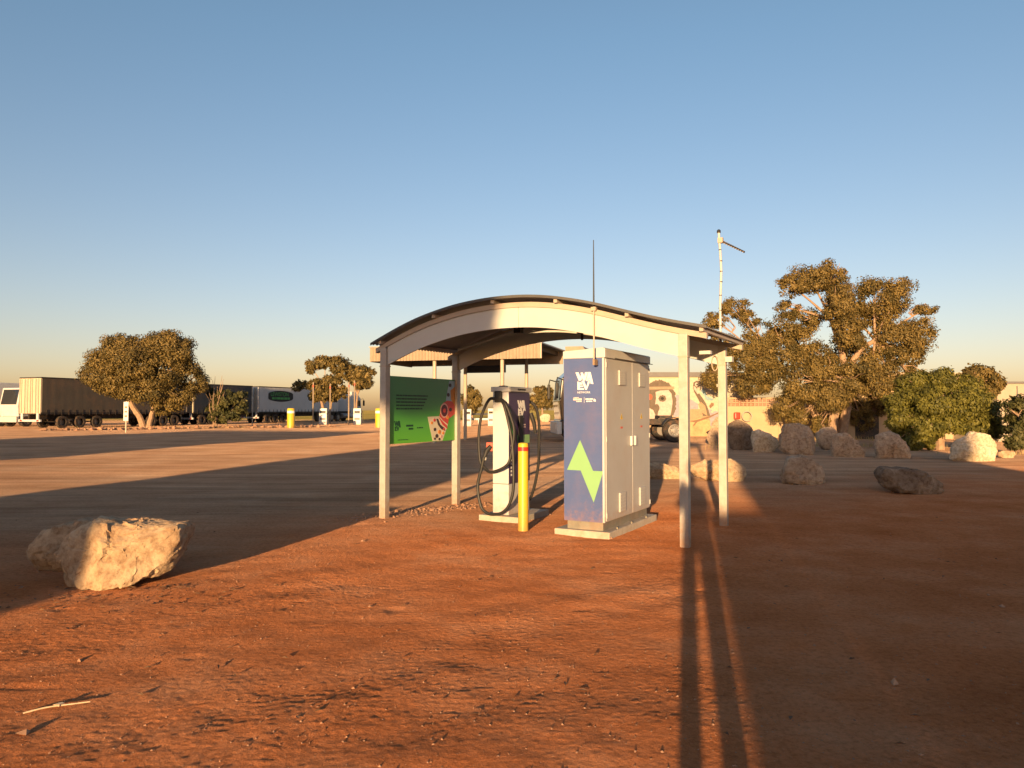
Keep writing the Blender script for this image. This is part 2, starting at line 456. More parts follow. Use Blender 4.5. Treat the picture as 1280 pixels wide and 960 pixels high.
Lk.new(bp2.outputs[0], b.inputs['Normal'])
me.materials.append(gm)
tag(link('ground', me), 'packed red dirt yard with tyre marks', kind='structure')

# loose stones, one mesh
def scatter_stones(name, label, spots, mat_, seed):
    rs = random.Random(seed)
    mb = MB()
    base = [(1, 0, 0), (-1, 0, 0), (0, 1, 0), (0, -1, 0), (0, 0, 1), (0, 0, -1)]
    fs = [(4, 0, 2), (4, 2, 1), (4, 1, 3), (4, 3, 0), (5, 2, 0), (5, 1, 2), (5, 3, 1), (5, 0, 3)]
    hs = ground_height([q[0] for q in spots], [q[1] for q in spots])
    for (x, y, r), gz in zip(spots, hs):
        a = rs.random() * 6.28
        ca, sa = math.cos(a), math.sin(a)
        sx, sy, sz = r * rs.uniform(.7, 1.3), r * rs.uniform(.6, 1.0), r * rs.uniform(.4, .8)
        z = float(gz) + sz * 0.35
        vs = []
        for p in base:
            q = [p[0] + rs.uniform(-.35, .35), p[1] + rs.uniform(-.35, .35), p[2] + rs.uniform(-.25, .25)]
            X, Y, Z = q[0] * sx, q[1] * sy, q[2] * sz
            vs.append((x + X * ca - Y * sa, y + X * sa + Y * ca, z + Z))
        mb.add(vs, fs)
    return tag(mb.build(name, mat_), label, kind='stuff')
rs = random.Random(5)
sp = []
for _ in range(9000):
    y = 2.5 + 9 * rs.random() ** 1.5; x = rs.uniform(-0.75, 0.75) * (y + 1)
    sp.append((x, y, 0.0022 + 0.0065 * rs.random() ** 3.5))
for _ in range(700):      # gravelly edge by the left posts
    u = rs.random(); x = -2.3 + 1.9 * u + rs.gauss(0, .12); y = 10.1 + 1.7 * u + rs.gauss(0, .16)
    sp.append((x, y, 0.006 + 0.022 * rs.random() ** 2.5))
for _ in range(25):
    y = 3 + 9 * rs.random(); x = rs.uniform(-0.7, 0.7) * y
    sp.append((x, y, 0.012 + 0.018 * rs.random()))
scatter_stones('loose_gravel', 'small stones strewn over the red dirt', sp, M['stone'], 3)
sp = []
for _ in range(520):
    u = rs.random(); x = -33 + 17 * u + rs.gauss(0, .5); y = 53 + 13 * u + rs.gauss(0, .6)
    sp.append((x, y, 0.06 + 0.20 * rs.random() ** 2))
scatter_stones('stone_rubble', 'low row of broken stones below the road train', sp, M['stone'], 4)

# ------------------------------------------------------------------ shelter frame
A0 = Vector((-1.75, 10.25, 0)); AZ = math.atan2(-0.4860, 0.8739)
def local(a, b_, z=0.0):
    return Vector((A0.x + a * 0.8739 + b_ * 0.4860, A0.y - a * 0.4860 + b_ * 0.8739, z))

sh = tag(empty('shelter', A0, AZ), 'open steel shade shelter with wavy curved roof over the charger', 'shelter')
px_ = [-0.16, 0.07, 0.35, 0.69, 1.23, 1.73, 2.21, 2.60, 3.11, 3.52, 3.85, 4.20, 4.47]
pz_ = [2.335, 2.435, 2.55, 2.665, 2.785, 2.835, 2.835, 2.795, 2.69, 2.565, 2.47, 2.385, 2.33]
ax_, az_ = smoothprofile(px_, pz_, 91)
def prof(a): return float(np.interp(a, ax_, az_))
LEN, DEP = 4.18, 1.78
for (a, b_) in ((0, 0), (LEN, 0), (0, DEP), (LEN, DEP)):
    zt = prof(a) - 0.055
    p = MB().box(a - .05, a + .05, b_ - .05, b_ + .05, -0.12, zt).build('post', M['galv'], sh, bevel=.006)
    MB().box(a - .056, a + .056, b_ - .056, b_ + .056, zt - .26, zt - .245).build('clamp_band', M['tan'], p)
def curved_bar(a0, a1, b0, b1, zlo, zhi, n=60):
    mb = MB(); vs = []; fs = []
    for i in range(n + 1):
        a = a0 + (a1 - a0) * i / n; z = prof(a)
        vs += [(a, b0, z + zlo), (a, b1, z + zlo), (a, b1, z + zhi), (a, b0, z + zhi)]
    for i in range(n):
        k = i * 4
        for j in range(4): fs.append((k + j, k + (j + 1) % 4, k + 4 + (j + 1) % 4, k + 4 + j))
    fs += [(0, 1, 2, 3), (4 * n + 3, 4 * n + 2, 4 * n + 1, 4 * n)]
    return mb.add(vs, fs)
for b_ in (0.0, DEP):
    f = b_ - 0.03
    curved_bar(-.14, 4.44, b_ - .035, b_ + .035, -.062, 0).build('top_chord', M['tan'], sh)
    for a0, a1 in ((0.053, 2.100), (2.104, LEN - .053)):
        pn = curved_bar(a0, a1, b_ - .012, b_ + .012, -.31, -.0625).build('fascia_panel', M['cream'], sh)
    curved_bar(0.053, LEN - .053, b_ + .0125, b_ + .040, -.30, -.285).build('bottom_flange', M['tan'], sh)
for a in (-0.02, 0.87, 1.77, 2.65, 3.55, 4.40):
    z = prof(a)
    MB().box(a - .022, a + .022, -.10, DEP + .12, z + .002, z + .046).build('purlin', M['tan'], sh)
# corrugated sheets running along the curve
pitch, amp = 0.076, 0.009
b0s = -0.13
nsheet = 3
per = 9
for k in range(nsheet):
    s0 = b0s + k * per * pitch - (0.02 if k else 0)
    s1 = b0s + (k + 1) * per * pitch
    m_ = int(round((s1 - s0) / pitch * 6))
    bs = [s0 + (s1 - s0) * j / m_ for j in range(m_ + 1)]
    aa = np.linspace(-.15, 4.46, 47)
    mb = MB(); vs = []
    for a in aa:
        for q in bs:
            vs.append((a, q, prof(a) + .058 + .0015 * k + amp * math.sin(2 * math.pi * (q - b0s) / pitch)))
    w_ = len(bs)
    fs = [(i * w_ + j, i * w_ + j + 1, (i + 1) * w_ + j + 1, (i + 1) * w_ + j) for i in range(len(aa) - 1) for j in range(w_ - 1)]
    mb.add(vs, fs).build('roof_sheet', M['zinc'], sh, smooth=True)
# barge capping, front and back, coloured dark for the shade under the sheets
for b_ in (b0s - .004, b0s + 27 * pitch - .01):
    curved_bar(-.155, 4.465, b_, b_ + .014, .046, .078).build('edge_capping', mat('edge_shade_zinc', (.09, .085, .08), .6, .2), sh)
# light batten and junction box below the roof
lf = MB().tube([(0.25, 1.45, 2.42), (1.25, 1.45, 2.66)], .022, 8).build('light_batten', M['ltgrey'], sh)
MB().box(1.25, 1.36, 1.40, 1.50, 2.62, 2.74).build('junction_box', M['black'], sh)
MB().tube([(1.36, 1.45, 2.69), (2.1, 1.45, 2.76), (2.9, 1.45, 2.68)], .012, 6).build('conduit', M['darkmetal'], sh)
MB().tube([(2.2, 1.72, 2.82), (2.2, 1.72, 2.50)], .018, 6).build('conduit', M['darkmetal'], sh)
# rear right post carries a cable loop and a small box
lp_ = [(4.10 + .04 * math.cos(q), 1.70, 2.20 - .09 + .10 * math.sin(q)) for q in np.linspace(0, 6.28, 18)]
MB().tube(lp_, .008, 6).build('cable_loop', M['tan'], sh)
MB().box(4.235, 4.32, 1.70, 1.80, 2.12, 2.19).build('bracket', M['cream'], sh)
MB().box(4.19, 4.32, .60, .68, 2.15, 2.19).build('bracket', M['cream'], sh)

# ------------------------------------------------------------------ print helpers
def dashes(mb, x0, x1, z, h, seed, plane, lo, hi, cw=0.018, gap=0.006):
    q = random.Random(seed); x = x0
    while x < x1:
        w = q.uniform(.5, 3.5) * cw
        e = min(x + w, x1)
        (mb.xz if plane == 'xz' else mb.yz)([(x, z), (e, z), (e, z + h), (x, z + h)], lo, hi)
        x = e + gap * q.uniform(.7, 1.6)

def text_mesh(s, size, name, mat_, parent, loc, rot):
    cu = bpy.data.curves.new(name, 'FONT'); cu.body = s; cu.size = size; cu.extrude = 0.0008
    o = bpy.data.objects.new(name, cu); COL.objects.link(o)
    bpy.context.view_layer.update()
    dg = bpy.context.evaluated_depsgraph_get()
    me = bpy.data.meshes.new_from_object(o.evaluated_get(dg))
    bpy.data.objects.remove(o); bpy.data.curves.remove(cu)
    me.materials.clear(); me.materials.append(mat_)
    r = link(name, me, parent); r.location = loc; r.rotation_euler = rot
    return r

# emblem of stacked letters W A / E V, unit box: x 0..1, z 0..0.93
LOGO = [
    [(235, 330), (281, 330), (322, 440), (287, 450)], [(287, 450), (322, 440), (350, 360), (328, 334)],
    [(312, 334), (345, 334), (384, 440), (350, 452)], [(350, 452), (384, 440), (420, 330), (380, 330)],
    [(390, 452), (424, 452), (462, 345), (428, 330)], [(424, 330), (460, 330), (502, 496), (462, 490)],
    [(412, 420), (470, 420), (474, 446), (404, 446)],
    [(264, 455), (300, 470), (300, 572), (264, 572)], [(301, 478), (318, 460), (340, 500), (301, 500)],
    [(301, 514), (344, 514), (350, 532), (301, 532)], [(301, 550), (358, 550), (364, 572), (301, 572)],
    [(326, 452), (362, 440), (402, 545), (384, 574)], [(384, 574), (402, 574), (452, 462), (424, 450)]]
def emblem(x0, z0, w, plane, lo, hi):
    mb = MB(); k = w / 267.0
    for i, p in enumerate(LOGO):
        e = 0.0002 * (i % 2) * (1 if hi > lo else -1)
        (mb.xz if plane == 'xz' else mb.yz)([(x0 + (X - 235) * k, z0 + (574 - Y) * k) for X, Y in p], lo, hi + e)
    return mb

# ------------------------------------------------------------------ information panel
ip = tag(empty('information_panel', local(0, 0), AZ), 'green printed information panel fixed between the left shelter posts', 'sign')
def green_board():
    m = bpy.data.materials.new('green_gradient_board'); m.use_nodes = True
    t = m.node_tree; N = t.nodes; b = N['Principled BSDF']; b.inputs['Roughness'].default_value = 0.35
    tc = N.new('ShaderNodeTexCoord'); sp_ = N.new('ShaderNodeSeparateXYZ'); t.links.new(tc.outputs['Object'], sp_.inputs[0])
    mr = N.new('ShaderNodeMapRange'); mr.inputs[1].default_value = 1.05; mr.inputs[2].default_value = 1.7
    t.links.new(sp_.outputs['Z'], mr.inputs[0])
    mx = N.new('ShaderNodeMix'); mx.data_type = 'RGBA'; mx.inputs[6].default_value = (0.10, 0.40, 0.035, 1); mx.inputs[7].default_value = (0.02, 0.20, 0.06, 1)  # base colour runs from light green low down to dark green higher up
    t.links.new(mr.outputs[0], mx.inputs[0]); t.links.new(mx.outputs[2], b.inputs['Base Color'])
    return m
MB().box(-.012, .008, .054, DEP - .054, 1.02, 1.97).build('board', green_board(), ip)
MB().box(-.016, .0095, .051, .075, 1.018, 1.972).build('edge_strip', M['textdark'], ip)
X0, X1 = .008, .0095
mb = MB()
for i, (e, z) in enumerate(((1.00, 1.69), (.97, 1.643), (.93, 1.596), (.90, 1.549), (.86, 1.502))):
    dashes(mb, .24, e, z, .022, 20 + i, 'yz', X0, X1, .022, .007)
mb.build('printed_text', M['textdark'], ip)
mb = MB(); dashes(mb, .28, .52, 1.066, .010, 7, 'yz', X0, X1, .014, .004); mb.build('printed_text', M['textdark'], ip)
emblem(.19, 1.20, .155, 'yz', X0, X1).build('emblem', M['textdark'], ip)
mb = MB(); m2 = MB()
for i in range(2): dashes(mb, .47 + .06 * i, .64, 1.255 - .045 * i, .028, 30 + i, 'yz', X0, X1, .02, .003)
mb.build('partner_mark', M['textdark'], ip); mb = m2
for i in range(1): dashes(mb, .73, .88, 1.225 - .05 * i, .018, 40 + i, 'yz', X0, X1, .014, .006)
mb.build('partner_mark', M['textdark'], ip)
# lightning-bolt artwork: cream tail, red rosette, pale blue top
EN = DEP - .055
artc = [mat('art_cream', (0.62, 0.54, 0.40), .5, var=.05), mat('art_red', (0.50, 0.06, 0.05), .5, var=.1, scale=20), mat('art_blue', (0.30, 0.42, 0.48), .5, var=.1, scale=20),
        mat('art_dark', (0.05, 0.03, 0.03), .5), mat('art_orange', (0.60, 0.22, 0.04), .5), mat('art_pink', (0.62, 0.33, 0.28), .5), mat('art_plum', (0.10, 0.02, 0.03), .5)]
def yzp(poly, m_, lvl, name='artwork'):
    poly = [(min(EN, y - .10), z) for y, z in poly]
    MB().yz(poly, X0, X1 + .0012 * lvl).build(name, m_, ip)
yzp([(1.095, 1.392), (1.228, 1.025), (1.486, 1.024), (1.624, 1.251), (1.66, 1.36), (1.40, 1.40)], artc[0], 0)
yzp([(1.40, 1.40), (1.50, 1.33), (1.63, 1.27), (1.66, 1.36), (EN + .1, 1.43), (EN + .1, 1.62), (1.62, 1.64), (1.50, 1.60), (1.43, 1.46)], artc[1], 1)
yzp([(1.575, 1.64), (1.62, 1.80), (1.667, 1.95), (EN + .1, 1.95), (EN + .1, 1.50), (1.68, 1.62)], artc[2], 0)
yzp([(1.70, 1.80), (1.714, 1.66), (EN + .1, 1.56), (EN + .1, 1.86)], artc[4], 2)
def disc(cy, cz, r, m_, lvl, ry=1.0, n=18):
    yzp([(cy + r * ry * math.cos(2 * math.pi * i / n), cz + r * math.sin(2 * math.pi * i / n)) for i in range(n)], m_, lvl)
disc(1.53, 1.485, .115, artc[5], 3, .95); disc(1.53, 1.485, .092, artc[6], 4, .95); disc(1.53, 1.485, .035, artc[1], 5)
qr = random.Random(8)
for (cy, cz, r, k) in ((1.20, 1.30, .022, 4), (1.28, 1.20, .026, 3), (1.27, 1.34, .024, 1), (1.40, 1.16, .030, 4), (1.33, 1.10, .030, 3), (1.45, 1.09, .022, 5), (1.28, 1.06, .018, 3), (1.52, 1.20, .022, 1), (1.40, 1.05, .020, 3), (1.50, 1.14, .022, 4), (1.64, 1.73, .03, 3), (1.69, 1.88, .03, 3), (1.70, 1.50, .03, 3), (1.62, 1.38, .03, 4)):
    disc(cy, cz, r, artc[k], 4, 1.2, 12)
yzp([(1.32, 1.36), (1.36, 1.36), (1.42, 1.27), (1.53, 1.22), (1.56, 1.17), (1.45, 1.20), (1.36, 1.27)], artc[3], 3)
yzp([(1.38, 1.385), (1.52, 1.30), (1.60, 1.26), (1.62, 1.20), (1.48, 1.27)], artc[1], 2)

# ------------------------------------------------------------------ power cabinet
sl = tag(MB().box(-.11, .60, -.05, 1.69, -.08, .072).build('concrete_slab', M['concrete'], bevel=.012), 'pale concrete slab under the blue and grey power cabinet', 'slab')
cab = tag(empty('power_cabinet', local(2.677, .085), AZ), 'tall blue and grey charging power cabinet with lime lightning bolt', 'cabinet')
sl.location = local(2.677, .085); sl.rotation_euler = (0, 0, AZ)
CW, CD = .52, 1.62
MB().box(.03, CW - .03, .03, CD - .03, .072, .17).build('plinth', M['plinth'], cab)
MB().box(.006, CW - .006, .006, CD, .17, 2.115).build('body', M['cabgrey'], cab, bevel=.004)
MB().box(0, CW - .012, -.004, .005, .172, 2.112).build('blue_side_panel', M['cabblue'], cab)
MB().box(CW - .020, CW + .004, -.006, .030, .172, 2.112).build('corner_trim', M['white'], cab)
lid = MB().xz([(-.008, 2.116), (CW + .018, 2.116), (CW + .018, 2.222), (CW - .01, 2.234), (.0, 2.205), (-.008, 2.20)], -.012, CD + .02).build('lid', M['white'], cab, bevel=.004)
MB().box(CW + .0185, CW + .03, .3, CD + .09, 2.118, 2.126).build('drip_edge', M['darkmetal'], lid)
for i, (d0, d1) in enumerate(((.035, .925), (.932, CD - .008))):
    dr = MB().box(CW - .005, CW + .012, d0, d1, .185, 2.105).build('door', M['cabgrey'], cab, bevel=.003)
    c = (.54, 1.275)[i]
    for z0, z1 in ((1.80, 1.985), (.245, .482)):
        w_ = .11 if z0 > 1 else .105
        v = MB().box(CW + .0125, CW + .032, c - w_, c + w_, z0, z1).build('vent', M['cabgrey'], dr, bevel=.006)
        mbv = MB()
        for k in range(6):
            zz = z0 + .02 + k * (z1 - z0 - .04) / 5
            mbv.box(CW + .0322, CW + .0345, c - w_ + .02, c + w_ - .02, zz - .004, zz + .004)
        mbv.build('louvre', M['ltgrey'], v)
    MB().yz([(c - .04, 1.38), (c + .04, 1.38), (c, 1.45)], CW + .0125, CW + .0135).build('warning_sticker', M['sticker'], dr)
    MB().yz([(c - .006, 1.39), (c + .006, 1.39), (c + .003, 1.43), (c - .004, 1.43)], CW + .0136, CW + .0142).build('warning_mark', M['black'], dr)
    MB().box(CW + .0125, CW + .0135, c - .04, c + .04, 1.265, 1.29).build('label_sticker', M['redst'], dr)
    h = (.865, .992)[i]
    MB().box(CW + .0125, CW + .045, h - .035, h + .035, 1.04, 1.165).build('handle', M['white'], dr, bevel=.012)
    for z in (.25, 1.15, 2.03):
        MB().box(CW + .0125, CW + .020, (.03, CD - .03)[i], (.06, CD - .005)[i], z - .03, z + .03).build('hinge', M['ltgrey'], dr)
MB().xz([(.212, 1.136), (.378, .775), (.508, .775), (.385, .403), (.219, .774), (.04, .775)], -.0055, -.004).build('lightning_bolt', M['lime'], cab)
emblem(.155, 1.735, .232, 'xz', -.004, -.0055).build('emblem', M['logowhite'], cab)
text_mesh('NETWORK', .034, 'lettering', M['logowhite'], cab, (.178, -.0048, 1.694), (R(90), 0, 0))
mb = MB()
dashes(mb, .13, .20, 1.640, .008, 1, 'xz', -.004, -.0055, .010, .003)
dashes(mb, .124, .235, 1.612, .022, 2, 'xz', -.004, -.0055, .016, .003)
dashes(mb, .165, .235, 1.592, .014, 3, 'xz', -.004, -.0055, .012, .003)
mb.build('partner_lettering', M['pink'], cab)
mb = MB()
mb.xz([(.266, 1.58), (.269, 1.58), (.269, 1.648), (.266, 1.648)], -.004, -.0055)
dashes(mb, .285, .385, 1.617, .016, 4, 'xz', -.004, -.0055, .012, .004)
dashes(mb, .295, .37, 1.592, .014, 5, 'xz', -.004, -.0055, .010, .003)
mb.xz([(.385, 1.60), (.418, 1.595), (.415, 1.615), (.395, 1.632)], -.004, -.0055)
mb.build('partner_lettering', M['logowhite'], cab)
for y in (.25, .75, 1.3):
    MB().lathe([(.012, 0), (.012, .02), (.004, .026)], (CW + .06, y, .072), n=8).build('anchor_bolt', M['plinth'], cab)

# ------------------------------------------------------------------ charging post
csl = tag(MB().box(-.15, .46, -.12, .80, -.08, .075).build('concrete_slab', M['concrete'], bevel=.012), 'pale concrete slab under the white charging post', 'slab')
csl.location = local(1.322, .681); csl.rotation_euler = (0, 0, AZ)
ch = tag(empty('charging_post', local(1.322, .681), AZ), 'white electric vehicle charging post with looping black cables', 'charger')
PW, PD = .252, .605
MB().box(0, PW - .004, 0, PD, .075, .49).build('pedestal', M['white'], ch, bevel=.012)
MB().box(0, PW - .004, 0, PD, .494, 1.74).build('body', M['white'], ch, bevel=.012)
cp = MB().xy([(-.02, -.02), (PW + .02, -.02), (PW + .03, .0), (PW + .03, PD + .01), (PW + .01, PD + .03), (-.02, PD + .03)], 1.742, 1.812).build('cap', M['ltgrey'], ch, bevel=.01)
MB().lathe([(.07, 0), (.06, .014), (.02, .02)], (.10, .12, 1.812), n=14).build('beacon', M['darkmetal'], cp)
mb = MB(); dashes(mb, .20, .43, 1.765, .022, 12, 'yz', PW + .031, PW + .0325, .02, .006); mb.build('cap_lettering', M['darkmetal'], cp)
fp = MB().box(PW - .004, PW + .004, .006, PD - .006, .50, 1.735).build('front_wrap', M['purple'], ch)
MB().yz([(.012, 1.53), (.05, 1.48), (.12, 1.30), (.17, 1.152), (.02, 1.152)], PW + .004, PW + .0055).build('green_swoosh', M['darkgreen'], fp)
MB().yz([(.23, 1.15), (.596, 1.148), (.59, 1.03), (.24, 1.03)], PW + .004, PW + .0055).build('lime_band', M['lime'], fp)
MB().box(PW + .0041, PW + .03, .26, .36, 1.04, 1.42).build('card_reader', M['black'], fp, bevel=.006)
emblem(.235, 1.41, .24, 'yz', PW + .004, PW + .0055).build('emblem', M['logowhite'], fp)
text_mesh('NETWORK', .030, 'lettering', M['logowhite'], fp, (PW + .0048, .28, 1.358 + .03), (R(90), 0, R(90)))
mb = MB(); dashes(mb, .38, .47, 1.28, .018, 3, 'yz', PW + .004, PW + .0055, .02, .004); dashes(mb, .40, .47, 1.25, .014, 4, 'yz', PW + .004, PW + .0055, .02, .004)
mb.build('partner_lettering', M['pink'], fp)
mb = MB()
for k in range(9): mb.yz([(.05, .60 + k * .05), (.10, .60 + k * .05), (.10, .63 + k * .05), (.05, .63 + k * .05)], PW + .004, PW + .0055)
mb.build('partner_lettering', M['logowhite'], fp)
# cable outlet and holsters
def L(pts, b_): return [(a - 1.322, b_ - .681 + (q if q else 0), z) for a, z, q in pts]
MB().box(.055, .155, -.055, .0, 1.60, 1.755).build('cable_outlet', M['black'], ch, bevel=.008)
MB().box(-.10, .0, -.01, .09, .93, 1.05).build('holster', M['redst'], ch, bevel=.01)
c1 = spline(L([(1.44, 1.63, .05), (1.341, 1.645, 0), (1.246, 1.509, 0), (1.182, 1.33, 0), (1.16, 1.062, 0), (1.183, .794, 0), (1.25, .72, -.01), (1.376, .658, -.03), (1.604, .743, -.04), (1.678, .876, -.03), (1.715, 1.20, 0), (1.66, 1.414, 0), (1.583, 1.575, 0), (1.48, 1.64, .05)], .58), 8)
cb = MB().tube(c1, .021, 8).build('cable', M['black'], ch, smooth=True)
c2 = spline(L([(1.257, .86, .0), (1.225, .727, 0), (1.158, .463, 0), (1.205, .20, 0), (1.30, .105, 0), (1.42, .093, 0), (1.55, .13, 0), (1.655, .25, 0), (1.714, .491, 0), (1.702, .989, 0), (1.643, 1.308, 0), (1.56, 1.54, .03), (1.50, 1.62, .06)], .56), 8)
MB().tube(c2, .021, 8).build('cable', M['black'], ch, smooth=True)
pl_ = [(-.02, -.02, 1.0), (-.06, -.06, .94), (-.075, -.09, .86), (-.07, -.10, .80)]
pg = MB().tube(pl_, [.03, .034, .026, .02], 10).build('charging_plug', M['black'], ch, smooth=True)
MB().tube([(-.073, -.093, .85), (-.071, -.099, .81)], [.028, .024], 10).build('plug_collar', M['ltgrey'], pg)
MB().box(-.03, .06, PD, PD + .06, 1.52, 1.66).build('cable_outlet', M['black'], ch, bevel=.008)
c3 = spline([(.05, PD + .03, 1.66), (.26, PD + .10, 1.58), (.335, PD + .12, 1.35), (.34, PD + .12, 1.0), (.33, PD + .12, .72), (.27, PD + .10, .38), (.18, PD + .10, .20), (.08, PD + .09, .28), (.05, PD + .08, .7), (.05, PD + .05, 1.05)], 8)
MB().tube(c3, .021, 8).build('cable', M['black'], ch, smooth=True)
MB().tube([(.26, PD + .02, 1.45), (.30, PD + .05, 1.30), (.31, PD + .07, 1.16)], [.03, .032, .02], 10).build('charging_plug', M['black'], ch, smooth=True)

# ------------------------------------------------------------------ bollard
bo = tag(empty('bollard', (.14, 9.3, 0)), 'yellow steel bollard with red band in front of the charging post', 'bollard', )
MB().lathe([(.064, -.15), (.064, 1.065), (.058, 1.082), (.03, 1.090)], n=24).build('pipe', M['yellow'], bo, smooth=True)
MB().lathe([(.0655, .985), (.0655, 1.035)], n=24).build('red_band', M['red'], bo, smooth=True)

# ------------------------------------------------------------------ antennas
wa = tag(empty('whip_antenna', local(3.132, -.062), AZ), 'thin black whip antenna rising above the shelter roof', 'antenna')
MB().tube([(0, 0, 2.70), (.0, 0, 3.49)], [.011, .005], 8).build('whip', M['black'], wa)
MB().tube([(0, 0, 2.02), (0, 0, 2.71)], .009, 8).build('mounting_rod', M['tan'], wa)
MB().box(-.03, .03, -.02, .029, 2.655, 2.70).build('clamp', M['tan'], wa)
MB().box(-.012, .012, -.012, .08, 2.02, 2.09).build('foot_bracket', M['bark'], wa)
ma = tag(empty('antenna_mast', local(4.14, 1.86), AZ), 'slim pale mast with aimed aerial on the rear right shelter post', 'antenna')
MB().tube([(0, 0, 1.75), (.0, 0, 2.9), (.018, 0, 3.35), (.006, 0, 3.62), (-.004, 0, 3.74), (-.01, 0, 3.86)], .016, 10).build('mast', M['cream'], ma, smooth=True)
for z in (2.62, 2.82, 3.02, 3.20, 3.34, 3.48, 3.63): MB().lathe([(.018, -.006), (.018, .006)], (.004 + (.012 if 3.1 < z < 3.5 else 0), 0, z), n=10).build('cable_tie', M['darkmetal'], ma)
MB().lathe([(.026, 0), (.026, .03), (.012, .045)], (-.01, 0, 3.86), n=10).build('mast_cap', M['black'], ma)
for z in (1.82, 2.12): MB().box(-.05, .05, -.035, .03, z - .02, z + .02).build('clamp', M['galv'], ma)
bm0, bm1 = Vector((0, 0, 3.76)), Vector((.33, -.03, 3.56))
ae = MB().tube([bm0, bm1], .013, 6).build('aerial_boom', M['darkmetal'], ma)
for k in range(10):
    c = bm0.lerp(bm1, .15 + .09 * k); hl = .055 - .0025 * k
    MB().tube([c + Vector((-.3, -.0, -.5)).normalized() * hl * .35 + Vector((0, -hl, 0)), c + Vector((.3, 0, .5)).normalized() * hl * .35 + Vector((0, hl, 0))], .0055, 5).build('aerial_element', M['tan'], ae)
MB().box(-.02, .045, -.03, .03, 3.72, 3.79).build('aerial_clamp', M['tan'], ma)

# ------------------------------------------------------------------ boulders
def boulder(label, x, y, w, dep, h, matn, seed, sil=None, sub=4, rot=0.0, facets=11, rough=.72, cuts=()):
    q = random.Random(seed)
    bm = bmesh.new(); bmesh.ops.create_icosphere(bm, subdivisions=sub, radius=1)
    if sil is None:
        n = 11; sil = []
        for i in range(n):
            a = 2 * math.pi * i / n
            rr = q.uniform(.82, 1.08)
            sx, sz = math.cos(a), math.sin(a)
            sil.append((.5 * math.copysign(abs(sx) ** .75, sx) * rr, .5 + .5 * math.copysign(abs(sz) ** .75, sz) * rr))
    cx = sum(p[0] for p in sil) / len(sil); cz = sum(p[1] for p in sil) / len(sil)
    ang = []
    def cast(th):
        dx, dz = math.cos(th), math.sin(th); best = .3
        for i in range(len(sil)):
            (x1, z1), (x2, z2) = sil[i], sil[(i + 1) % len(sil)]
            ex, ez = x2 - x1, z2 - z1
            den = dx * ez - dz * ex
            if abs(den) < 1e-9: continue
            tt = ((x1 - cx) * ez - (z1 - cz) * ex) / den
            uu = ((x1 - cx) * dz - (z1 - cz) * dx) / den
            if tt > 0 and -1e-6 <= uu <= 1 + 1e-6: best = max(best if best != .3 else 0, tt)
        return best
    table = [cast(2 * math.pi * i / 180) for i in range(180)]
    planes = []
    for _ in range(facets):
        n_ = Vector((q.gauss(0, 1), q.gauss(0, 1.3), q.gauss(0, .8))).normalized()
        planes.append((n_, q.uniform(.56, .80)))
    planes += [(Vector(c_[:3]).normalized(), c_[3]) for c_ in cuts]
    off = Vector((q.uniform(0, 50), q.uniform(0, 50), q.uniform(0, 50)))
    for v in bm.verts:
        p = v.co.copy()
        for n_, dd in planes:
            e = p.dot(n_) - dd
            if e > 0: p -= n_ * e * .9
        p *= 1.12
        # keep the drawn outline where the surface turns away, cut flats elsewhere
        th = math.atan2(v.co.z, v.co.x) % (2 * math.pi)
        f = th / (2 * math.pi) * 180; i0 = int(f) % 180; i1 = (i0 + 1) % 180
        rr = table[i0] * (1 - f % 1) + table[i1] * (f % 1)
        rad = math.hypot(p.x, p.z)
        rim = math.hypot(v.co.x, v.co.z)
        rad = rad * (1 - rim ** 6) + rim ** 6
        X = (cx + math.cos(th) * rr * rad) * w; Z = (cz + math.sin(th) * rr * rad) * h; Y = p.y * .5 * dep
        P = Vector((X, Y, Z))
        s_ = max(w, h)
        nrm = Vector((v.co.x, v.co.y, v.co.z * .8)).normalized()
        u = P / s_
        d_ = .060 * mnoise.noise(u * 2.3 + off) + .020 * (abs(mnoise.noise(u * 4.5 + off)) - .25) + .016 * mnoise.noise(u * 10 + off) + .014 * mnoise.noise(u * 24 + off)
        for sc_, am in ((2.0, .045), (4.5, .042), (9.0, .022)):
            ds, cp_ = mnoise.voronoi(u * sc_ + off)
            c0 = cp_[0]; hv = mnoise.noise_vector(c0 * 3.7 + off)
            d_ += am * (.5 * hv.x + (u * sc_ + off - c0).dot(hv.normalized() if hv.length > 1e-6 else hv) * .9)
        if sub >= 5: d_ += .009 * mnoise.noise(u * 55 + off)
        P += nrm * d_ * s_ * rough
        P.z = max(P.z, -.06)
        v.co = P
    me = bpy.data.meshes.new('boulder'); bm.to_mesh(me); bm.free()
    me.materials.append(M[matn])
    me.polygons.foreach_set('use_smooth', [True] * len(me.polygons)); me.set_sharp_from_angle(angle=R(38))
    o = link('boulder', me); o.location = (x, y, float(ground_height(x, y)) - .05); o.rotation_euler = (0, 0, rot)
    return tag(o, label, 'boulder', 'boulders set round the yard')
zs_ = lambda pts, w, h, xo, yo: [((a - xo) / w, (yo - b_) / h) for a, b_ in pts]
B1S = zs_([(375, 440), (350, 370), (325, 310), (345, 250), (380, 200), (440, 170), (515, 118), (560, 130), (640, 150), (780, 150), (900, 165), (965, 156), (992, 176), (990, 240), (968, 290), (948, 345), (918, 395), (880, 425), (800, 455), (690, 475), (550, 500), (450, 490)], 650, 385, 660, 500)
boulder('jagged tan boulder in low sunlight, nearest the camera at left', -3.34, 6.45, 1.02, .85, .62, 'rock_tan', 11, B1S, 6, 0, 5, .5, ((-.35, -.9, .12, .50), (.45, -.85, .10, .52), (.05, -.55, .9, .55)))
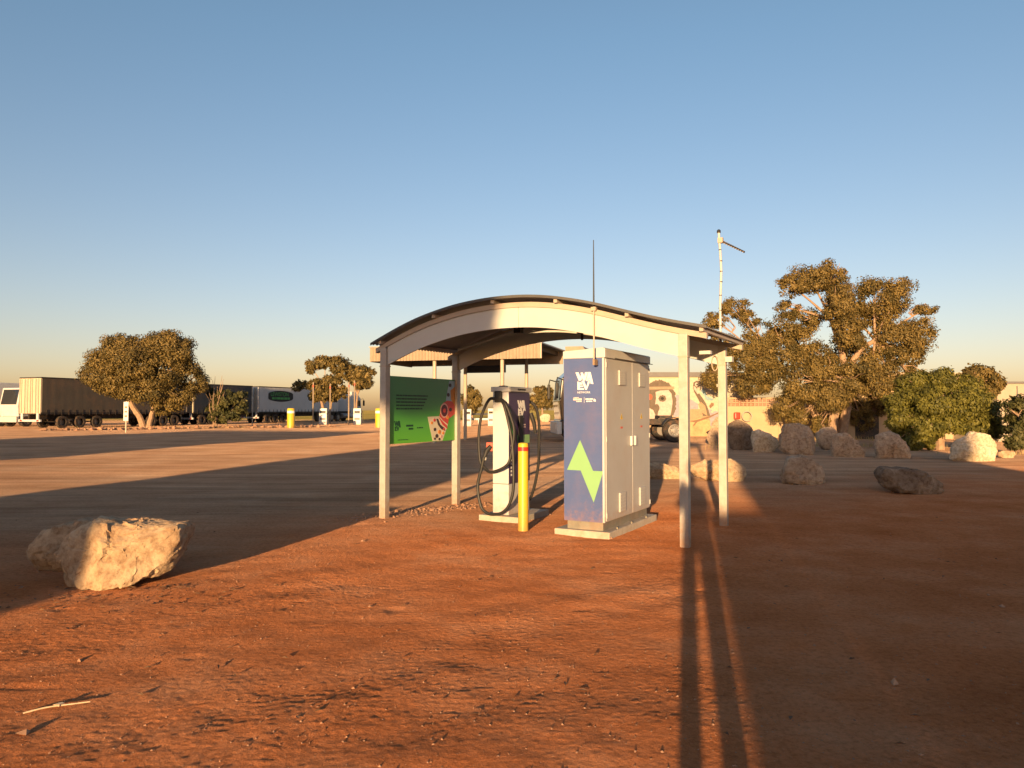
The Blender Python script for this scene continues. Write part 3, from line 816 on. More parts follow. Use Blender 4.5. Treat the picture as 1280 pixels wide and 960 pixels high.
B2S = [(-.5, .3), (-.5, .58), (-.36, .82), (0, 1.0), (.42, 1.0), (.5, .5), (.46, 0), (0, 0), (-.3, .02), (-.44, .14)]
boulder('shaded boulder behind the jagged tan one at left', -3.98, 7.0, .95, .6, .50, 'rock_tan', 12, B2S, 5)
boulder('half-sunlit low boulder just right of the power cabinet', 3.27, 16.4, 1.0, .6, .44, 'rock_tan', 21, [(-.5, .1), (-.5, .95), (-.1, .95), (.1, .8), (.35, .55), (.5, .35), (.5, .08), (.2, 0), (-.3, 0)], 5)
boulder('long blocky tan boulder behind the right shelter posts', 4.37, 15.9, 1.15, .7, .50, 'rock_tan', 22, [(-.5, .55), (-.42, .78), (-.2, .96), (.1, 1.0), (.3, .95), (.5, .68), (.46, .3), (.4, .05), (.1, 0), (-.2, .08), (-.4, .3)], 5)
boulder('squat brown boulder alone in front of the boulder row', 5.91, 15.2, .94, .7, .60, 'rock_pink', 23, [(-.5, .25), (-.42, .6), (-.3, .95), (0, 1.0), (.3, .78), (.5, .5), (.5, .1), (.3, 0), (.1, 0), (-.1, .08), (-.3, 0), (-.46, .1)], 5)
boulder('low dark flat boulder in shade at right', 7.19, 13.5, 1.15, .7, .50, 'rock_dark', 24, [(-.5, .8), (-.4, 1.0), (0, .92), (.25, .75), (.48, .45), (.5, .2), (.35, .05), (.1, 0), (-.2, .1), (-.45, .35)], 5)
boulder('pale boulder in bright sun by the green shrub', 13.39, 21.75, 1.25, .9, .90, 'rock_pale', 25, [(-.5, .1), (-.42, .5), (-.35, .75), (-.1, .85), (.05, 1.0), (.35, .85), (.5, .6), (.5, .05), (.2, 0), (-.2, 0)], 5)
boulder('small tan rock at the far right by the shrub', 15.3, 23.1, .50, .4, .28, 'rock_tan', 26)
boulder('large rounded boulder with dark top in the row', 9.65, 25.2, 1.18, .9, 1.12, 'rock_pink', 27, [(-.5, .25), (-.48, .6), (-.36, .9), (0, 1.0), (.3, .9), (.48, .6), (.5, .2), (.4, 0), (-.3, 0)], 5)
boulder('greyish boulder tucked behind the row below the gum tree', 11.75, 27.8, .86, .7, .95, 'rock_pink', 28)
boulder('wedge-shaped boulder right of centre in the row', 10.74, 23.9, 1.0, .7, .80, 'rock_pink', 29, [(-.48, 0), (-.5, .35), (-.4, .95), (-.05, 1.0), (.3, .7), (.5, .2), (.5, 0)], 5)
boulder('upright knobbly boulder left of the green shrub', 11.74, 23.1, 1.05, .8, .85, 'rock_pink', 30, [(-.45, .05), (-.5, .4), (-.42, .9), (-.1, 1.0), (.2, .92), (.42, .5), (.5, .15), (.45, 0)], 5)
boulder('pale pointed boulder left of the large rounded one', 9.0, 26.6, .98, .7, .85, 'rock_pale', 31, [(-.42, 0), (-.45, .5), (-.38, .9), (-.2, 1.0), (.15, .85), (.4, .6), (.5, .3), (.3, 0)], 5)
boulder('big grey boulder beside the rear right shelter post', 8.62, 28.1, 1.1, .9, 1.18, 'rock_dark', 32)
boulder('tall pink boulder standing against the painted wall', 8.73, 32, .68, .5, 1.25, 'rock_pink', 33, [(-.4, 0), (-.5, .3), (-.2, .8), (.15, 1.0), (.4, .85), (.5, .4), (.45, 0)])
boulder('dark boulder low behind the wedge of the row', 12.6, 29.0, .8, .6, .5, 'rock_dark', 34)
boulder('distant pale boulder by the far trees', 4.1, 92, 1.3, 1.0, 1.0, 'rock_pale', 35)

# ------------------------------------------------------------------ trees
def tree(name, label, cat, base, clumps, forks, nleaf, leaf, lm, seed, trunk_r, group=None, bark='bark', fill=.55):
    """clumps: (dx,dy,z,rx,ry,rz,fork index); forks: list of limb polylines [(x,y,z),...] relative to base"""
    q = np.random.RandomState(seed)
    root = tag(empty(name, base), label, cat, group)
    mb = MB(); rq = random.Random(seed)
    for path, r0, r1 in forks:
        p = spline(path, 5); n_ = len(p)
        p = [v + Vector((rq.gauss(0, .02), rq.gauss(0, .02), 0)) * trunk_r * 3 * (0 if i == 0 else 1) for i, v in enumerate(p)]
        mb.tube(p, [r0 + (r1 - r0) * i / (n_ - 1) for i in range(n_)], 8)
    vols = np.array([c[3] * c[4] + c[3] * c[5] for c in clumps]); cnt = (nleaf * vols / vols.sum()).astype(int)
    P = []; T = []; NR = []
    for (dx, dy, z, rx, ry, rz, fk), n_ in zip(clumps, cnt):
        c = np.array((dx, dy, z)); rad = np.array((rx, ry, rz))
        if fk is not None:
            s0 = Vector(forks[fk][0][-1]); e = Vector(c)
            mid = s0.lerp(e, .5) + Vector((0, 0, .12 * rz))
            r0 = forks[fk][2]
            mb.tube(spline([s0, mid, e], 4), [r0 * .8, r0 * .72, r0 * .65, r0 * .58, r0 * .5, r0 * .45, r0 * .4, r0 * .3, r0 * .2], 6)
            for _ in range(5):
                d_ = Vector(q.normal(size=3)); d_.z = abs(d_.z) * .7; d_.normalize()
                tip = e + Vector((d_.x * rx, d_.y * ry, d_.z * rz)) * .85
                mb.tube([mid.lerp(e, .5), mid.lerp(tip, .6) + Vector((0, 0, .05)), tip], [r0 * .35, r0 * .22, r0 * .08], 5)
        ns = max(8, int(12 + n_ / 225))
        d_ = q.normal(size=(ns, 3)); d_ /= np.linalg.norm(d_, axis=1)[:, None]
        rr = fill + (1 - fill) * q.rand(ns) ** .5
        sc = c + d_ * rr[:, None] * rad * .82
        ssz = (0.24 + .19 * q.rand(ns))
        tint = np.clip(q.normal(.5, .22, ns), 0, 1)
        which = q.randint(0, ns, n_)
        o = q.normal(size=(n_, 3)); o /= np.linalg.norm(o, axis=1)[:, None]
        o *= (q.rand(n_) ** .45)[:, None]
        pos = sc[which] + o * ssz[which][:, None] * rad
        P.append(pos)
        oc = (pos - c) / rad; oc /= np.linalg.norm(oc, axis=1)[:, None] + 1e-9
        on = o / (np.linalg.norm(o, axis=1)[:, None] + 1e-9)
        NR.append(on * .9 + oc * .5 + q.normal(size=(n_, 3)) * .45)
        T.append(np.clip(tint[which] + q.normal(0, .22, n_), 0, 1))
    P = np.concatenate(P); T = np.concatenate(T); n_ = len(P)
    NR = np.concatenate(NR); NR /= np.linalg.norm(NR, axis=1)[:, None] + 1e-9
    a = q.normal(size=(n_, 3)); a[:, 2] -= .9; a -= NR * (a * NR).sum(1)[:, None]; a /= np.linalg.norm(a, axis=1)[:, None] + 1e-9
    b_ = np.cross(a, NR); b_ /= np.linalg.norm(b_, axis=1)[:, None] + 1e-9
    ln = leaf * q.uniform(.6, 1.3, n_)[:, None]; wd = ln * .26
    V = np.stack([P, P + a * ln * .5 + b_ * wd, P + a * ln, P + a * ln * .5 - b_ * wd], 1).reshape(-1, 3)
    me = bpy.data.meshes.new('crown')
    me.vertices.add(len(V)); me.vertices.foreach_set('co', V.astype(np.float32).ravel())
    me.loops.add(len(V)); me.loops.foreach_set('vertex_index', np.arange(len(V), dtype=np.int32))
    me.polygons.add(n_); me.polygons.foreach_set('loop_start', np.arange(0, len(V), 4, dtype=np.int32))
    me.update()
    at = me.attributes.new('tint', 'FLOAT', 'POINT'); at.data.foreach_set('value', np.repeat(T, 4).astype(np.float32))
    me.materials.append(M[lm])
    mb.build('trunk', M[bark], root, smooth=True)
    link('crown', me, root)
    return root

# big gum behind the boulders; pixel picture units turned into metres about its trunk
def gum_units(pts, cx, y0, mpp, dz=1.5, hor=512, q=1):
    """(px, py, r_px_x, r_px_z, dy, fork) -> clump in metres; mpp = metres per pixel at the tree's distance"""
    r = random.Random(q); out = []
    for px, py, rx, rz, dy, fk in pts:
        out.append(((px - cx) * mpp, dy, dz + (hor - py) * mpp, rx * mpp, (rx + rz) * .5 * mpp, rz * mpp, fk))
    return out
k = 38.0 / 930
big = gum_units([
    (1005, 352, 30, 20, 0, 0), (1035, 345, 26, 20, .4, 0), (980, 362, 20, 14, -.3, 0),
    (1085, 375, 30, 28, .2, 1), (1112, 370, 22, 24, -.2, 1), (1100, 395, 26, 18, .5, 1),
    (1030, 385, 24, 26, -.9, 0), (1040, 420, 24, 24, -1.0, 0),
    (1110, 425, 36, 26, .2, 1), (1140, 420, 22, 24, .0, 1), (1125, 445, 28, 18, .4, 1), (1150, 388, 16, 9, .3, 1),
    (920, 385, 22, 14, .8, 2), (935, 400, 16, 12, .6, 2), (895, 398, 18, 12, 1.0, 2),
    (970, 415, 24, 22, .2, 2), (945, 430, 26, 22, .5, 2), (925, 450, 26, 24, .2, 2), (965, 450, 28, 24, -.6, 2),
    (900, 470, 22, 20, 1.4, 2), (935, 480, 26, 20, .4, 2),
    (985, 480, 30, 24, -1.0, 3), (1010, 465, 26, 22, -.6, 3), (1050, 475, 28, 24, -.8, 3), (1015, 500, 22, 20, -1.2, 3),
    (1080, 460, 28, 24, 0, 1), (1090, 490, 24, 22, .3, 3), (970, 510, 22, 18, -.6, 3), (1060, 510, 24, 16, .6, 3), (1075, 525, 16, 16, 0.8, 3), (985, 522, 14, 14, -.4, 3),
    (1005, 400, 22, 20, .8, 0), (1000, 430, 26, 22, .6, 2), (1065, 400, 22, 24, .8, 1), (1060, 435, 26, 22, .6, 0), (985, 385, 16, 14, .8, 0), (1020, 450, 22, 20, .3, 3), (1030, 490, 24, 22, -.5, 3), (1135, 470, 20, 16, .6, 1), (1105, 470, 24, 20, .5, 1), (950, 465, 26, 22, .0, 2), (905, 430, 20, 18, 1.2, 2), (1045, 370, 20, 18, .3, 0), (1010, 530, 14, 12, -.6, 3), (1105, 505, 18, 18, .8, 3)],
    1035, 0, k)
tb = (16.2, 37.2, 0)
forks = [([(-.3, 0, -.1), (-.15, 0, 1.2), (.25, -.1, 2.6), (.3, -.1, 4.2), (-.2, 0, 6.0)], .30, .10),
         ([(.15, .1, -.1), (.5, .1, 1.0), (.7, .1, 2.6), (1.0, 0, 4.2), (2.0, 0, 5.0)], .28, .10),
         ([(-.5, .1, -.1), (-.9, .1, 1.0), (-1.5, .2, 2.2), (-2.6, .3, 3.2)], .24, .08),
         ([(-.2, -.2, -.1), (-.4, -.4, 1.0), (-.2, -.7, 2.0), (.2, -.8, 2.8)], .22, .08)]
tree('gum_tree', 'big spreading gum tree behind the boulder row at right', 'tree', tb, big, forks, 190000, .12, 'leaf_gum', 41, .3)

k = 58.0 / 930
c1 = gum_units([(150, 440, 30, 24, 0, 0), (130, 455, 30, 24, .4, 0), (170, 430, 28, 16, .6, 0), (205, 432, 30, 22, .2, 1), (220, 440, 26, 24, 0, 1),
                (180, 455, 34, 26, -1.2, 0), (150, 475, 34, 22, -.8, 0), (120, 470, 22, 16, 0, 0), (205, 465, 32, 26, -.6, 1), (230, 470, 22, 24, .8, 1),
                (190, 487, 32, 20, -1.0, 1), (160, 488, 24, 14, 0, 0), (218, 498, 24, 16, .2, 1), (205, 510, 16, 10, -.2, 1), (240, 480, 16, 16, 1.2, 1)], 183, 0, k)
forks = [([(-.1, 0, -.1), (-.5, 0, .9), (-1.1, 0, 1.8), (-1.4, 0, 2.8), (-1.2, 0, 3.8)], .26, .12), ([(.15, 0, -.1), (.35, .1, .9), (.6, .1, 2.0), (1.2, 0, 3.4)], .22, .12)]
tree('gum_tree', 'dense round gum tree in front of the brown curtain trailer', 'tree', (-28.5, 58, 0), c1, forks, 100000, .17, 'leaf_gum', 42, .26)
k = 57.0 / 930
c1 = gum_units([(285, 500, 20, 16, 0, 0), (272, 512, 16, 12, -.3, 0), (297, 515, 16, 12, 0, 0), (268, 490, 12, 10, .4, 0), (300, 498, 12, 12, .4, 0), (285, 522, 22, 8, -.4, 0)], 284, 0, k)
tree('dark_shrub', 'dark scrubby bush below the navy trailer', 'shrub', (-23.2, 60.5, 0), c1, [([(0, 0, -.1), (.05, 0, .8)], .10, .05)], 9000, .24, 'leaf_dark', 43, .1)
k = 76.0 / 930
c1 = gum_units([(388, 458, 12, 9, 0, 0), (405, 453, 16, 10, .3, 0), (422, 455, 16, 11, 0, 0), (430, 466, 12, 9, .4, 0), (378, 480, 8, 6, 0, 0), (372, 483, 7, 6, 0, 0), (398, 482, 16, 10, -.4, 0), (415, 478, 16, 10, -.4, 0), (412, 494, 16, 10, -.3, 0), (395, 495, 10, 8, 0, 0), (427, 490, 10, 9, 0, 0)], 404, 0, k)
forks = [([(0, 0, -.1), (.1, 0, 1.2), (-.2, 0, 2.6), (.2, 0, 3.6)], .20, .10), ([(.2, 0, -.1), (.7, 0, 1.2), (.9, 0, 2.4)], .12, .07)]
tree('gum_tree', 'tall open gum tree by the diesel pumps, left of two', 'tree', (-19.3, 76, 0), c1, forks, 15000, .30, 'leaf_gum', 44, .2)
c1 = gum_units([(448, 465, 13, 10, 0, 0), (458, 468, 10, 10, .2, 0), (440, 470, 10, 9, .4, 0), (452, 478, 14, 8, -.2, 0), (434, 460, 8, 6, 0, 0)], 445, 0, k)
tree('gum_tree', 'smaller gum tree above the white truck cab, right of two', 'tree', (-15.9, 76.5, 0), c1, [([(0, 0, -.1), (-.1, 0, 1.6), (0, 0, 3.0)], .14, .08)], 8000, .30, 'leaf_gum', 45, .14)
k = 100.0 / 930
c1 = gum_units([(590, 490, 9, 10, 0, 0), (596, 500, 8, 8, 0, 0), (584, 500, 8, 10, 0, 0), (590, 510, 9, 7, 0, 0)], 590, 0, k)
tree('gum_tree', 'small distant tree beside the rear left shelter post', 'tree', (-5.4, 100, 0), c1, [([(0, 0, -.1), (.1, 0, 1.0), (0, 0, 2.0)], .18, .1)], 3500, .42, 'leaf_gum', 46, .18)
c1 = gum_units([(676, 487, 9, 7, 0, 0), (684, 493, 9, 8, 0, 0), (670, 497, 9, 8, 0, 0), (682, 503, 10, 8, 0, 0), (668, 507, 7, 6, 0, 0)], 677, 0, k)
tree('gum_tree', 'small distant tree seen left of the black truck', 'tree', (4.0, 100, 0), c1, [([(0, 0, -.1), (.1, 0, 1.0), (0, 0, 2.0)], .18, .1)], 4000, .42, 'leaf_gum', 47, .18)
k = 27.0 / 930
c1 = gum_units([(1160, 480, 26, 20, .6, 0), (1190, 475, 26, 18, .2, 0), (1220, 485, 24, 20, .4, 0), (1135, 505, 22, 20, .2, 0), (1165, 505, 28, 22, -.5, 0), (1200, 505, 28, 22, -.6, 0), (1232, 510, 22, 22, 0, 0), (1250, 530, 16, 22, .3, 0),
                (1125, 530, 16, 18, -.2, 0), (1150, 535, 22, 18, -.6, 0), (1180, 530, 24, 14, -.5, 0), (1215, 530, 22, 16, -.2, 0), (1135, 552, 16, 12, -.4, 0), (1240, 550, 14, 14, .5, 0), (1160, 555, 8, 8, -.2, 0)], 1185, 0, k)
tree('pepper_tree', 'bushy bright green shrub with drooping leaves at right', 'shrub', (15.9, 27.4, 0), c1, [([(0, .3, -.1), (0, .3, .9), (0, .2, 1.5)], .16, .10)], 75000, .12, 'leaf_green', 48, .15, fill=.45)
k = 33.0 / 930
c1 = gum_units([(1225, 470, 22, 16, 0, 0), (1212, 478, 14, 12, 0, 0), (1240, 480, 14, 12, 0, 0), (1225, 490, 20, 14, 0, 0)], 1225, 0, k)
tree('gum_tree', 'round-topped small tree rising behind the green shrub', 'tree', (20.8, 33, 0), c1, [([(0, 0, -.1), (0, 0, 1.8)], .14, .09)], 7000, .18, 'leaf_gum', 49, .14)
k = 25.0 / 930
c1 = gum_units([(1278, 515, 16, 22, 0, 0), (1290, 540, 24, 24, 0, 0), (1275, 550, 12, 14, 0, 0)], 1285, 0, k)
tree('dark_shrub', 'dark green bush cut by the right edge of the view', 'shrub', (17.4, 25.4, 0), c1, [([(0, 0, -.1), (0, 0, .8)], .08, .05)], 7000, .14, 'leaf_dark', 50, .08)
# bare twiggy bush above the navy trailer
q = random.Random(4)
tw = tag(empty('bare_bush', (-23.9, 60, 0)), 'leafless twiggy bush poking above the navy trailer', 'shrub')
mb = MB()
for i in range(16):
    a = q.uniform(-1.1, 1.1); hgt = q.uniform(2.6, 4.3)
    mb.tube([(q.gauss(0, .1), 0, -.1), (a * .3, q.gauss(0, .3), hgt * .5), (a * .8 + q.gauss(0, .1), q.gauss(0, .5), hgt)], [.05, .03, .012], 5)
mb.build('branches', M['bark'], tw)

# ------------------------------------------------------------------ wheels
def wheel(parent, x, y, r=.52, w=.30, name='wheel'):
    t_ = MB().lathe([(r * .56, -w / 2), (r * .94, -w / 2), (r, -w * .38), (r, w * .38), (r * .94, w / 2), (r * .56, w / 2), (r * .56, -w / 2)], (x, y, r), 'y', 26, False).build(name, M['tyre'], parent, smooth=True)
    s_ = -1 if y < 0 else 1
    MB().lathe([(r * .57, s_ * w * .30), (r * .57, s_ * w * .49), (r * .50, s_ * w * .50), (r * .46, s_ * w * .36), (r * .26, s_ * w * .34), (r * .24, s_ * w * .62), (r * .10, s_ * w * .64)], (x, y, r), 'y', 20).build('rim', M['rim'], t_, smooth=True)
    mb = MB()
    for k in range(10):
        a = 2 * math.pi * k / 10
        mb.lathe([(.018, s_ * w * .33), (.018, s_ * w * .42)], (x + r * .36 * math.cos(a), y, r + r * .36 * math.sin(a)), 'y', 6)
    mb.build('wheel_nuts', M['darkmetal'], t_)
    return t_

# ------------------------------------------------------------------ road train
TH = R(68)
rt0 = Vector((-36.7, 58, 0))
def along(l, off=0.0): return rt0 + Vector((math.cos(TH), math.sin(TH), 0)) * l + Vector((-math.sin(TH), math.cos(TH), 0)) * off
def trailer(label, l0, length, curt, frame, axles, h=4.05, band=None):
    """local x runs forward, y to the left, near side at y=0"""
    o = tag(empty('curtain_trailer', along(l0), TH), label, 'trailer', 'trailers of the road train')
    wd = 2.5
    cu = MB()
    n_ = int(length / .35); pts = []
    for i in range(n_ + 1): pts.append((.12 + (length - .24) * i / n_, -.004 * (i % 2)))
    top = [(x, y) for x, y in pts]
    vs = [(x, y, 1.28) for x, y in pts] + [(x, y, h - .10) for x, y in pts]
    m_ = len(pts)
    cu.add(vs, [(i, i + 1, m_ + i + 1, m_ + i) for i in range(m_ - 1)])
    cu.box(.12, length - .12, .02, .05, 1.28, h - .1)
    cu.build('side_curtain', M[curt], o)
    MB().box(.1, length - .1, wd - .03, wd, 1.28, h - .1).build('side_curtain', M[curt], o)
    MB().box(0, length, -.02, wd + .02, h - .1, h).build('roof_rail', M['darkmetal'], o)
    MB().box(0, length, 0, wd, 1.12, 1.28).build('deck', M['darkmetal'], o)
    MB().box(length - .1, length, 0, wd, 1.28, h - .1).build('headboard', M[frame], o)
    for k, (y0, y1) in enumerate(((.02, wd / 2 - .01), (wd / 2 + .01, wd - .02))):
        dr = MB().box(-.03, .1, y0, y1, 1.2, h - .1).build('rear_door', M[frame], o)
        mb = MB()
        for yy in (y0 + .22, y0 + .55, y1 - .55 + .25, y1 - .1):
            mb.tube([(-.06, yy, 1.22), (-.06, yy, h - .14)], .028, 6)
        mb.build('lock_rod', M['tan'], dr)
        MB().box(-.036, -.031, y0 + .36, y0 + .50, 1.25, h - .16).build('door_rib', M['tan'], dr)
    MB().box(-.04, .08, .0, wd, .55, .72).build('bumper', M['white'], o)
    for yy in (.35, wd - .35): MB().box(-.03, .05, yy - .12, yy + .12, .72, 1.2).build('bumper_post', M['white'], o)
    for yy in (.18, wd - .4): MB().box(-.065, -.041, yy, yy + .22, .58, .70).build('tail_light', M['red'], o)
    st = MB(); x = .5
    while x < length - .3:
        st.box(x - .03, x + .03, -.035, -.015, 1.05, 1.50); x += .62
    st.build('curtain_buckles', M['darkmetal'], o)
    for yy in (.7, wd - .7): MB().box(.3, length - .2, yy - .08, yy + .08, .72, 1.12).build('chassis_rail', M['darkmetal'], o)
    for x in axles:
        for yy in (-.0 + .17, wd - .17):
            w_ = wheel(o, x, yy - 0.0 if yy > 1 else yy, .50, .30)
    mb = MB()
    for x in axles: mb.box(x - .06, x + .06, .3, wd - .3, .44, .56)
    mb.build('axle', M['darkmetal'], o)
    MB().box(axles[-1] + .75, axles[-1] + .80, .05, .75, .35, 1.12).build('mudflap', M['black'], o)
    MB().box(length - 4.2, length - 3.6, .08, .30, .2, 1.1).build('landing_leg', M['darkmetal'], o)
    if band: band(o, length, h)
    return o
def dark_oval(o, length, h):
    # green-lettered dark oval badge on the curtain
    cx, cz, rx, rz = 3.6, 3.0, 2.1, .62
    pts = [(cx + rx * max(-1, min(1, 1.18 * math.cos(a))), cz + rz * math.sin(a)) for a in np.linspace(0, 2 * math.pi, 28, endpoint=False)]
    bd = MB().xz(pts, -.030, -.016).build('badge', mat('badge_dark', (.012, .014, .012), .6), o)
    gr = mat('badge_green', (.05, .30, .06), .5)
    t_ = text_mesh('LEWISTON', .62, 'badge_lettering', gr, bd, (cx - 1.75, -.033, cz + .02), (R(90), 0, 0))
    mb = MB(); dashes(mb, cx - 1.5, cx + 1.5, cz - .36, .24, 9, 'xz', -.030, -.034, .18, .06); mb.build('badge_lettering', gr, bd)
trailer('brown curtain-sided trailer behind the round gum tree', 0, 14.6, 'brown', 'beige', (1.9, 3.45, 5.0, 10.6, 11.9, 13.2))
def lower(o, length, h): MB().box(.1, length - .1, -.045, -.02, 1.28, 2.2).build('lower_curtain', M['brown'], o)
trailer('short navy curtain-sided trailer in the middle of the road train', 15.4, 8.2, 'navy', 'beige', (1.2, 2.4, 3.6), band=None)
trailer('white curtain-sided trailer with dark oval badge', 24.6, 14.6, 'whitecurt', 'white', (1.5, 2.8, 4.1), band=dark_oval)

# white prime mover that pulls it
def prime_mover(label, loc, rz, paint, name='truck', drive=(-2.9, -4.25)):
    o = tag(empty(name, loc, rz), label, 'truck')
    # local +x forward; cab over engine; near side is -y
    prof_ = [(0, 1.05), (2.15, 1.0), (2.22, 1.9), (2.10, 2.95), (1.75, 3.25), (1.2, 3.75), (.0, 3.85)]
    MB().xz(prof_, -1.2, 1.2).build('cab', paint, o, bevel=.05)
    MB().box(-.5, 2.2, -1.19, 1.19, .55, 1.02).build('cab_skirt', paint, o, bevel=.04)
    MB().add([(2.235, -1.05, 1.95), (2.235, 1.05, 1.95), (2.13, 1.05, 2.85), (2.13, -1.05, 2.85)], [(0, 1, 2, 3)]).build('windscreen', M['glass'], o)
    MB().box(2.12, 2.36, -1.22, 1.22, .38, .95).build('bumper', M['white'], o, bevel=.05)
    for s_ in (-1, 1):
        d_ = MB().box(.75, 2.05, s_ * 1.2, s_ * 1.225, 1.08, 2.85).build('door', paint, o)
        MB().xz([(.9, 2.0), (2.0, 1.95), (1.92, 2.72), (.9, 2.75)], s_ * 1.2255, s_ * 1.235).build('side_window', M['glass'], d_)
        MB().box(1.0, 1.14, s_ * 1.226, s_ * 1.25, 1.75, 1.8).build('door_handle', M['darkmetal'], d_)
        mr = MB().tube([(2.05, s_ * 1.2, 2.85), (2.35, s_ * 1.42, 2.95), (2.40, s_ * 1.48, 2.7)], .03, 6).build('mirror_arm', M['black'], o)
        MB().box(2.33, 2.45, s_ * 1.38 - .0, s_ * 1.62, 2.0, 2.72).build('mirror', M['black'], mr, bevel=.03)
        MB().box(2.361, 2.375, s_ * .95 - .18, s_ * .95 + .18, .60, .82).build('headlight', M['logowhite'], o)
        MB().box(-.1, .7, s_ * 1.19, s_ * 1.21, 1.4, 3.4).build('sleeper_panel', paint, o)
        MB().lathe([(.30, -.8), (.33, -.75), (.33, .75), (.30, .8)], (-1.1, s_ * .98, .72), 'x', 18).build('fuel_tank', M['rim'], o, smooth=True)
        for x in (1.35,) + drive: wheel(o, x, s_ * 1.02, .53, .34)
        for x in drive:
            pts = [(x + .62 * math.cos(a), .53 + .62 * math.sin(a)) for a in np.linspace(.35, math.pi - .35, 9)]
            pts += [(x + .58 * math.cos(a), .53 + .58 * math.sin(a)) for a in np.linspace(math.pi - .35, .35, 9)]
            MB().xz(pts, s_ * 1.22, s_ * .84).build('mudguard', M['black'], o)
        MB().box(drive[-1] - .65, 1.9, s_ * .42 - .05, s_ * .42 + .05, .80, 1.06).build('chassis_rail', M['darkmetal'], o)
    MB().xy([(drive[-1] - .1, -.45), (-2.6, -.45), (-2.6, .45), (drive[-1] - .1, .45)], 1.08, 1.22).build('turntable', M['darkmetal'], o, bevel=.02)
    MB().box(-.9, -.1, -1.1, 1.1, 1.06, 1.30).build('deck_plate', M['darkmetal'], o)
    MB().tube([(-.25, .95, 1.1), (-.25, .95, 3.6)], .07, 10).build('exhaust', M['rim'], o)
    return o
p = along(42.2, 1.25)
prime_mover('white prime mover at the head of the road train', p, TH, M['whitecurt'])

# far-left white refrigerated trailer with nose-mounted unit
o = tag(empty('refrigerated_trailer', (-47.5, 64.5, 0), R(68 + 180)), 'white refrigerated trailer cut by the left edge of the view', 'trailer')
MB().box(-6, 0, -1.25, 1.25, 1.2, 3.9).build('box_body', M['white'], o, bevel=.05)
MB().box(.0, .55, -1.0, 1.0, 2.0, 3.7).build('cooling_unit', M['white'], o, bevel=.08)
MB().box(.56, .58, -.8, .8, 2.9, 3.6).build('unit_grille', M['ltgrey'], o)
MB().box(-5.9, -.2, -.6, .6, .8, 1.2).build('chassis_rail', M['darkmetal'], o)
for x in (-1.2, -2.5, -4.6):
    for y in (-1.05, 1.05): wheel(o, x, y, .5, .3)
o = tag(empty('rigid_truck', (-43.0, 66.5, 0), R(68 + 180)), 'white truck parked behind the brown trailer at far left', 'truck')
MB().xz([(0, .9), (1.9, .9), (2.0, 1.8), (1.7, 3.4), (0, 3.5)], -1.2, 1.2).build('cab', M['white'], o, bevel=.08)
MB().add([(2.01, -1.0, 1.95), (2.01, 1.0, 1.95), (1.73, 1.0, 3.25), (1.73, -1.0, 3.25)], [(0, 1, 2, 3)]).build('windscreen', M['glass'], o)
MB().box(1.8, 2.1, -1.2, 1.2, .4, .9).build('bumper', M['ltgrey'], o, bevel=.04)
MB().box(-4, -.1, -1.2, 1.2, 1.1, 3.6).build('box_body', M['white'], o)
for x in (1.1, -2.8):
    for y in (-1.0, 1.0): wheel(o, x, y, .5, .3)
MB().box(-4, 1.8, -.5, .5, .7, 1.05).build('chassis_rail', M['darkmetal'], o)

# black prime mover behind the power cabinet, nose to the left
bt = prime_mover('black prime mover parked behind the power cabinet', (4.3, 35.2, 0), R(180 + 4), M['blackpaint'], drive=(-3.1,))
MB().box(-1.0, -.2, 1.19, 1.27, 1.1, 2.1).build('white_locker', M['white'], bt, bevel=.06)

# ------------------------------------------------------------------ fuel canopy behind the shelter
fc = tag(empty('fuel_canopy', (-6.4, 33.7, 0), math.atan2(-2.2, 7.6)), 'flat fuel canopy with ribbed tan fascia behind the shelter', 'canopy')
def ribbed(x0, x1, y, z0, z1, face):
    mb = MB(); pts = []; x = x0
    while x < x1 - .12:
        pts += [(x, 0), (x + .05, 0), (x + .065, -.025), (x + .105, -.025), (x + .12, 0)]; x += .15
    pts.append((x1, 0)); m_ = len(pts)
    mb.add([(a, y + d_ * face, z0) for a, d_ in pts] + [(a, y + d_ * face, z1) for a, d_ in pts], [(i, i + 1, m_ + i + 1, m_ + i) for i in range(m_ - 1)])
    mb.box(x0, x1, min(y + .01 * face, y + .05 * face), max(y + .01 * face, y + .05 * face), z0, z1)
    return mb
CLN, CDP = 7.9, 4.6
ribbed(0, CLN, 0, 3.68, 4.30, 1).build('fascia', M['sheetwood'], fc)
ribbed(0, CLN, CDP, 3.70, 4.30, -1).build('fascia', M['sheetwood'], fc)
MB().box(-.05, 0, 0, CDP, 3.66, 4.30).build('end_fascia', M['sheetwood'], fc)
MB().box(CLN + .01, CLN + .07, -.02, .06, 3.68, 4.30).build('end_trim', M['tan'], fc)
MB().box(-.08, CLN + .1, -.05, CDP + .05, 4.305, 4.36).build('roof', M['zinc'], fc)
for i in range(6):
    x = .3 + i * 1.46
    MB().box(x - .05, x + .05, .06, CDP - .06, 4.10, 4.30).build('rafter', M['darkmetal'], fc)
for x in (3.0, 6.15):
    for y in (.25, CDP - .3): MB().tube([(x, y, -.1), (x, y, 4.12)], .085, 12).build('post', M['tan'], fc, smooth=True)
MB().box(2.75, 4.9, CDP + .25, CDP + .4, 3.35, 3.72).build('hanging_sign', M['navy'], fc)
MB().xz([(CLN + .1, 3.75), (CLN + 1.5, 3.75), (CLN + .95, 4.55), (CLN + .1, 4.55)], CDP + .06, CDP + 2.6).build('side_awning', M['sheetwood'], fc)

